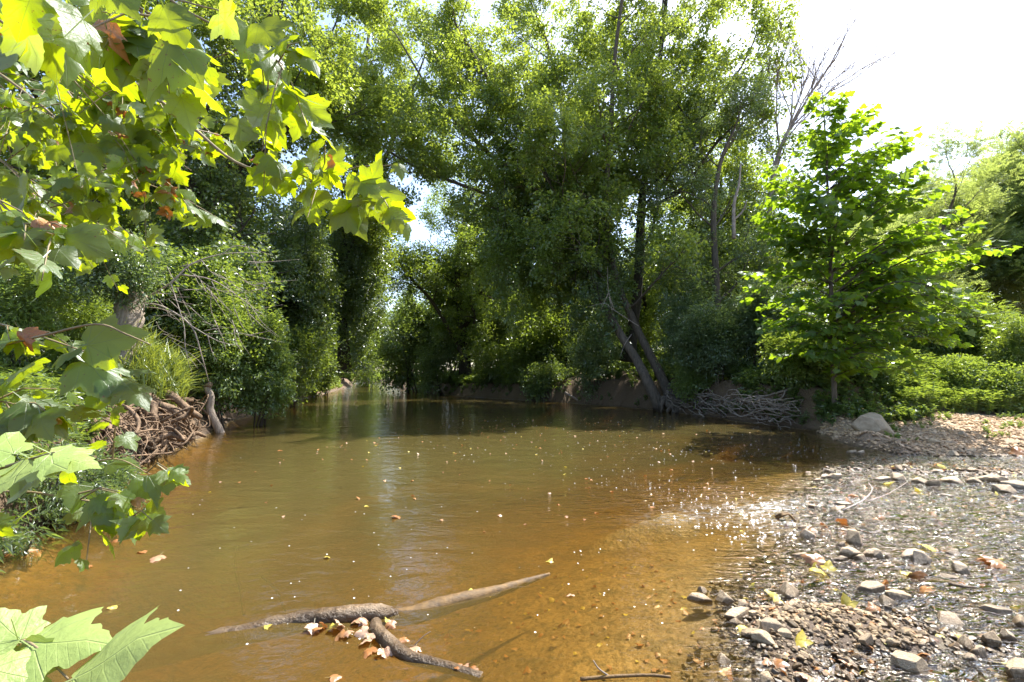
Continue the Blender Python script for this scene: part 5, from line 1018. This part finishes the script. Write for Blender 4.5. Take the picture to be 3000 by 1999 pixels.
for u, v, s, k, lb in [(1082, 1898, 46, 'o', 'orange leaf floating at the foot of the side limb'), (1172, 1872, 30, 'o', 'orange leaf on the water inside the fork of the log'), (1376, 1735, 30, 'y', 'curled pale leaf standing on the far end of the log'), (1402, 1732, 32, 'o', 'pointed rust-brown leaf beside the curled pale one on the log'), (1330, 1955, 34, 'o', 'golden leaf near the submerged tip of the side limb'), (1372, 1945, 34, 'p', 'pale pink leaf in the clump on the tip of the side limb'), (1395, 1955, 32, 'o', 'red-brown leaf in the clump on the tip of the side limb'),
                       (1218, 1895, 34, 'p', 'pale crumpled leaf caught under the thin twig'), (1165, 1790, 0, 'y', ''), (970, 1985, 40, 'o', 'orange leaf lying under the water at the bottom edge'), (350, 1583, 34, 'o', 'orange leaf floating under the drooping sycamore leaf'), (408, 1617, 26, 'o', 'small orange leaf floating left of the brown pair'), (468, 1627, 50, 'p', 'brown crumpled leaf floating in the left of the pool'), (265, 1655, 26, 'o', 'orange leaf floating near the left bank'),
                       (342, 1775, 22, 'y', 'pale willow leaf floating in the lower left of the pool'), (775, 1835, 22, 'y', 'cream leaf on the sunken left end of the log'), (958, 1630, 18, 'y', 'yellow-green leaf floating in the middle of the pool'), (1168, 1512, 26, 'o', 'brown leaf floating near the bright sky reflection'), (1605, 1645, 22, 'y', 'yellow curled leaf floating above the far end of the log'), (1672, 1745, 24, 'p', 'white flake floating between log and gravel'), (822, 1320, 16, 'o', 'small red leaf floating in the middle left'), (90, 1610, 40, 'p', 'pinkish leaf stranded at the left edge'), (20, 1620, 46, 'o', 'rust leaf stranded at the left edge'), (25, 1565, 44, 'o', 'rust leaf on the bank at the left edge')]:
    if s: fallen(u, v, s, lb, k, .012)
for u, v, s, k, lb in [(2262, 1935, 58, 'o', 'bright orange leaf on the gravel at the bottom'), (2330, 1888, 60, 'y', 'large yellow-green leaf on the gravel heap'), (2300, 1910, 50, 'o', 'dark red leaf behind the bright orange one'), (2480, 1785, 50, 'y', 'cream yellow leaf at the end of the gravel heap'), (2425, 1775, 44, 'p', 'pinkish curled leaf at the end of the gravel heap'), (2500, 1820, 44, 'p', 'lilac grey leaf lying flat below the cream yellow one'), (2445, 1845, 40, 'o', 'red-orange leaf beside the still brown pocket'), (2410, 1650, 54, 'o', 'heap leaf, red, in front of the midstream cluster'), (2395, 1665, 46, 'y', 'olive leaf touching the red heap leaf'),
                       (2425, 1668, 34, 'y', 'green leaf with the red heap leaf behind it'), (2360, 1548, 40, 'o', 'orange leaf on the dark mossy stone'), (2418, 1537, 40, 'o', 'orange leaf caught by the arched stick'), (2725, 1600, 40, 'y', 'green leaf standing on the angular brown stone'), (2640, 1672, 36, 'y', 'bright green leaf in a leaf knot in the riffle'), (2665, 1680, 46, 'p', 'peach leaf in a leaf knot in the riffle'), (2590, 1700, 46, 'o', 'orange leaf above the slab stone'), (2710, 1735, 44, 'o', 'orange leaf washed flat beside the greenish stone'), (2570, 1790, 34, 'o', 'small orange leaf glowing under the greenish stone'),
                       (2800, 1858, 34, 'y', 'bright green leaf above the pale knobbly stone'), (2920, 1640, 60, 'o', 'orange leaf patch near the right edge of the riffle'), (2945, 1655, 50, 'o', 'second orange leaf of the patch near the right edge'), (2700, 1915, 34, 'o', 'orange leaf stuck on the side of the big block'), (2385, 1990, 50, 'p', 'pale brown leaf at the bottom edge'), (2500, 1950, 36, 'p', 'pale leaf left of the big block'), (2480, 1462, 32, 'o', 'brown curled leaf against the pale rounded stone'), (2495, 1450, 32, 'o', 'brown leaf upright behind the pale rounded stone'),
                       (2460, 1530, 30, 'o', 'orange leaf in white water above midstream'), (2740, 1362, 26, 'o', 'orange leaf right of the small grey stone'), (2770, 1368, 30, 'y', 'yellow leaf at the head of the riffle'), (2698, 1438, 20, 'y', 'yellow leaf under the pointed stone'), (2960, 1325, 44, 'o', 'red-orange leaves drifted at the edge of the bar'), (2990, 1335, 44, 'o', 'red-orange leaf drift at the far right of the bar'), (2590, 1415, 26, 'y', 'green leaf beside the small pale stone'), (2380, 1655, 30, 'y', 'pale yellow leaf under the midstream cluster'), (2280, 1745, 40, 'y', 'yellow lobed leaf below the pointed pale stone'), (2360, 1930, 34, 'y', 'small yellow leaf in dark water right of the gravel heap')]:
    fallen(u, v, s, lb, k, .02, None, .5)
T['litter'] = [bpy.data.objects.new('litter', leaf_mesh('litter', M[k], 70 + i, low=True, curl=.8)) for i, k in enumerate(('brown', 'pinkleaf', 'brown', 'yellowleaf', 'brown'))]
def litter(label, n, box, cond, seed, sz, z=None):
    r = np.random.RandomState(seed); x = r.uniform(box[0], box[1], n * 6); y = r.uniform(box[2], box[3], n * 6); ok = cond(x, y) & (abs(x) < y * 1.1 + 1); x, y = x[ok][:n], y[ok][:n]; zz = np.maximum(height(x, y), -.03 if z is None else z) + .012
    o = scatter('fallen_leaves', 'litter', np.stack([x, y, zz], -1), np.stack([r.randn(len(x)) * .35, r.randn(len(x)) * .35, r.rand(len(x)) * 6.3], -1), r.uniform(*sz, len(x)), seed=seed); tag(o, label, kind='stuff')
litter('orange and brown leaves scattered through the riffle', 750, (1.0, 11, 2.2, 10.5), lambda x, y: rfun(x, y) < .1, 1, (.03, .075))
litter('sunken leaves and bits of bark on the sandy bed', 240, (-3, 1.6, 2.2, 5), lambda x, y: (rfun(x, y) > .1) & (rfun(x, y) < 2.6), 7, (.02, .06), -2)
litter('bits of leaf on the gravel heap', 160, (1.0, 3.3, 2.2, 4), lambda x, y: rfun(x, y) < 0, 2, (.02, .05))
litter('leaf fragments floating on the pool', 260, (-7, 7, 5, 19), lambda x, y: (polydist(x, y, SHORE) < -.3) & (rfun(x, y) > .3) & (x > -2 - .3 * (18 - y)), 3, (.025, .06), 0)
# foam bubbles and specks
def foam():
    r = np.random.RandomState(5); mb = MB(); th = np.arange(6) * math.pi / 3
    L_ = []
    for i in range(220):
        t = r.rand(); c = (2330 - 760 * t, 1475 - 110 * t + 20 * math.sin(t * 5)); L_.append((c[0] + r.randn() * 40, c[1] + r.randn() * (14 + 16 * t), (.003 + .007 * r.rand() ** 2.5)))
    for i in range(220): L_.append((r.uniform(1750, 2450), 1295 + abs(r.randn()) * 45, .004 + .007 * r.rand() ** 2.5))
    for i in range(300): L_.append((r.uniform(1250, 2400), 1232 + 120 * r.rand() ** 1.4, .004 + .009 * r.rand() ** 2.5))
    for i in range(200): L_.append((2180 + r.randn() * 90, 1520 + r.randn() * 40, r.uniform(.005, .014)))
    for i in range(120): L_.append((r.uniform(500, 2000), r.uniform(1280, 1900), r.uniform(.003, .008)))
    for u, v, s in L_:
        p = G(u, v, 0); 
        if polydist(np.array([p.x]), np.array([p.y]), SHORE)[0] > -.1: continue
        ring = [(p.x + s * math.cos(a), p.y + s * math.sin(a), .0) for a in th]; up = [(p.x + s * .6 * math.cos(a), p.y + s * .6 * math.sin(a), s * .25) for a in th]
        mb.add(ring + up + [(p.x, p.y, s * .34)], [(i, (i + 1) % 6, 6 + (i + 1) % 6, 6 + i) for i in range(6)] + [(6 + i, 6 + (i + 1) % 6, 12) for i in range(6)])
    o = mb.build('foam', M['foam']); tag(o, 'white foam bubbles drifting from the riffle across the pool', kind='stuff')
foam()
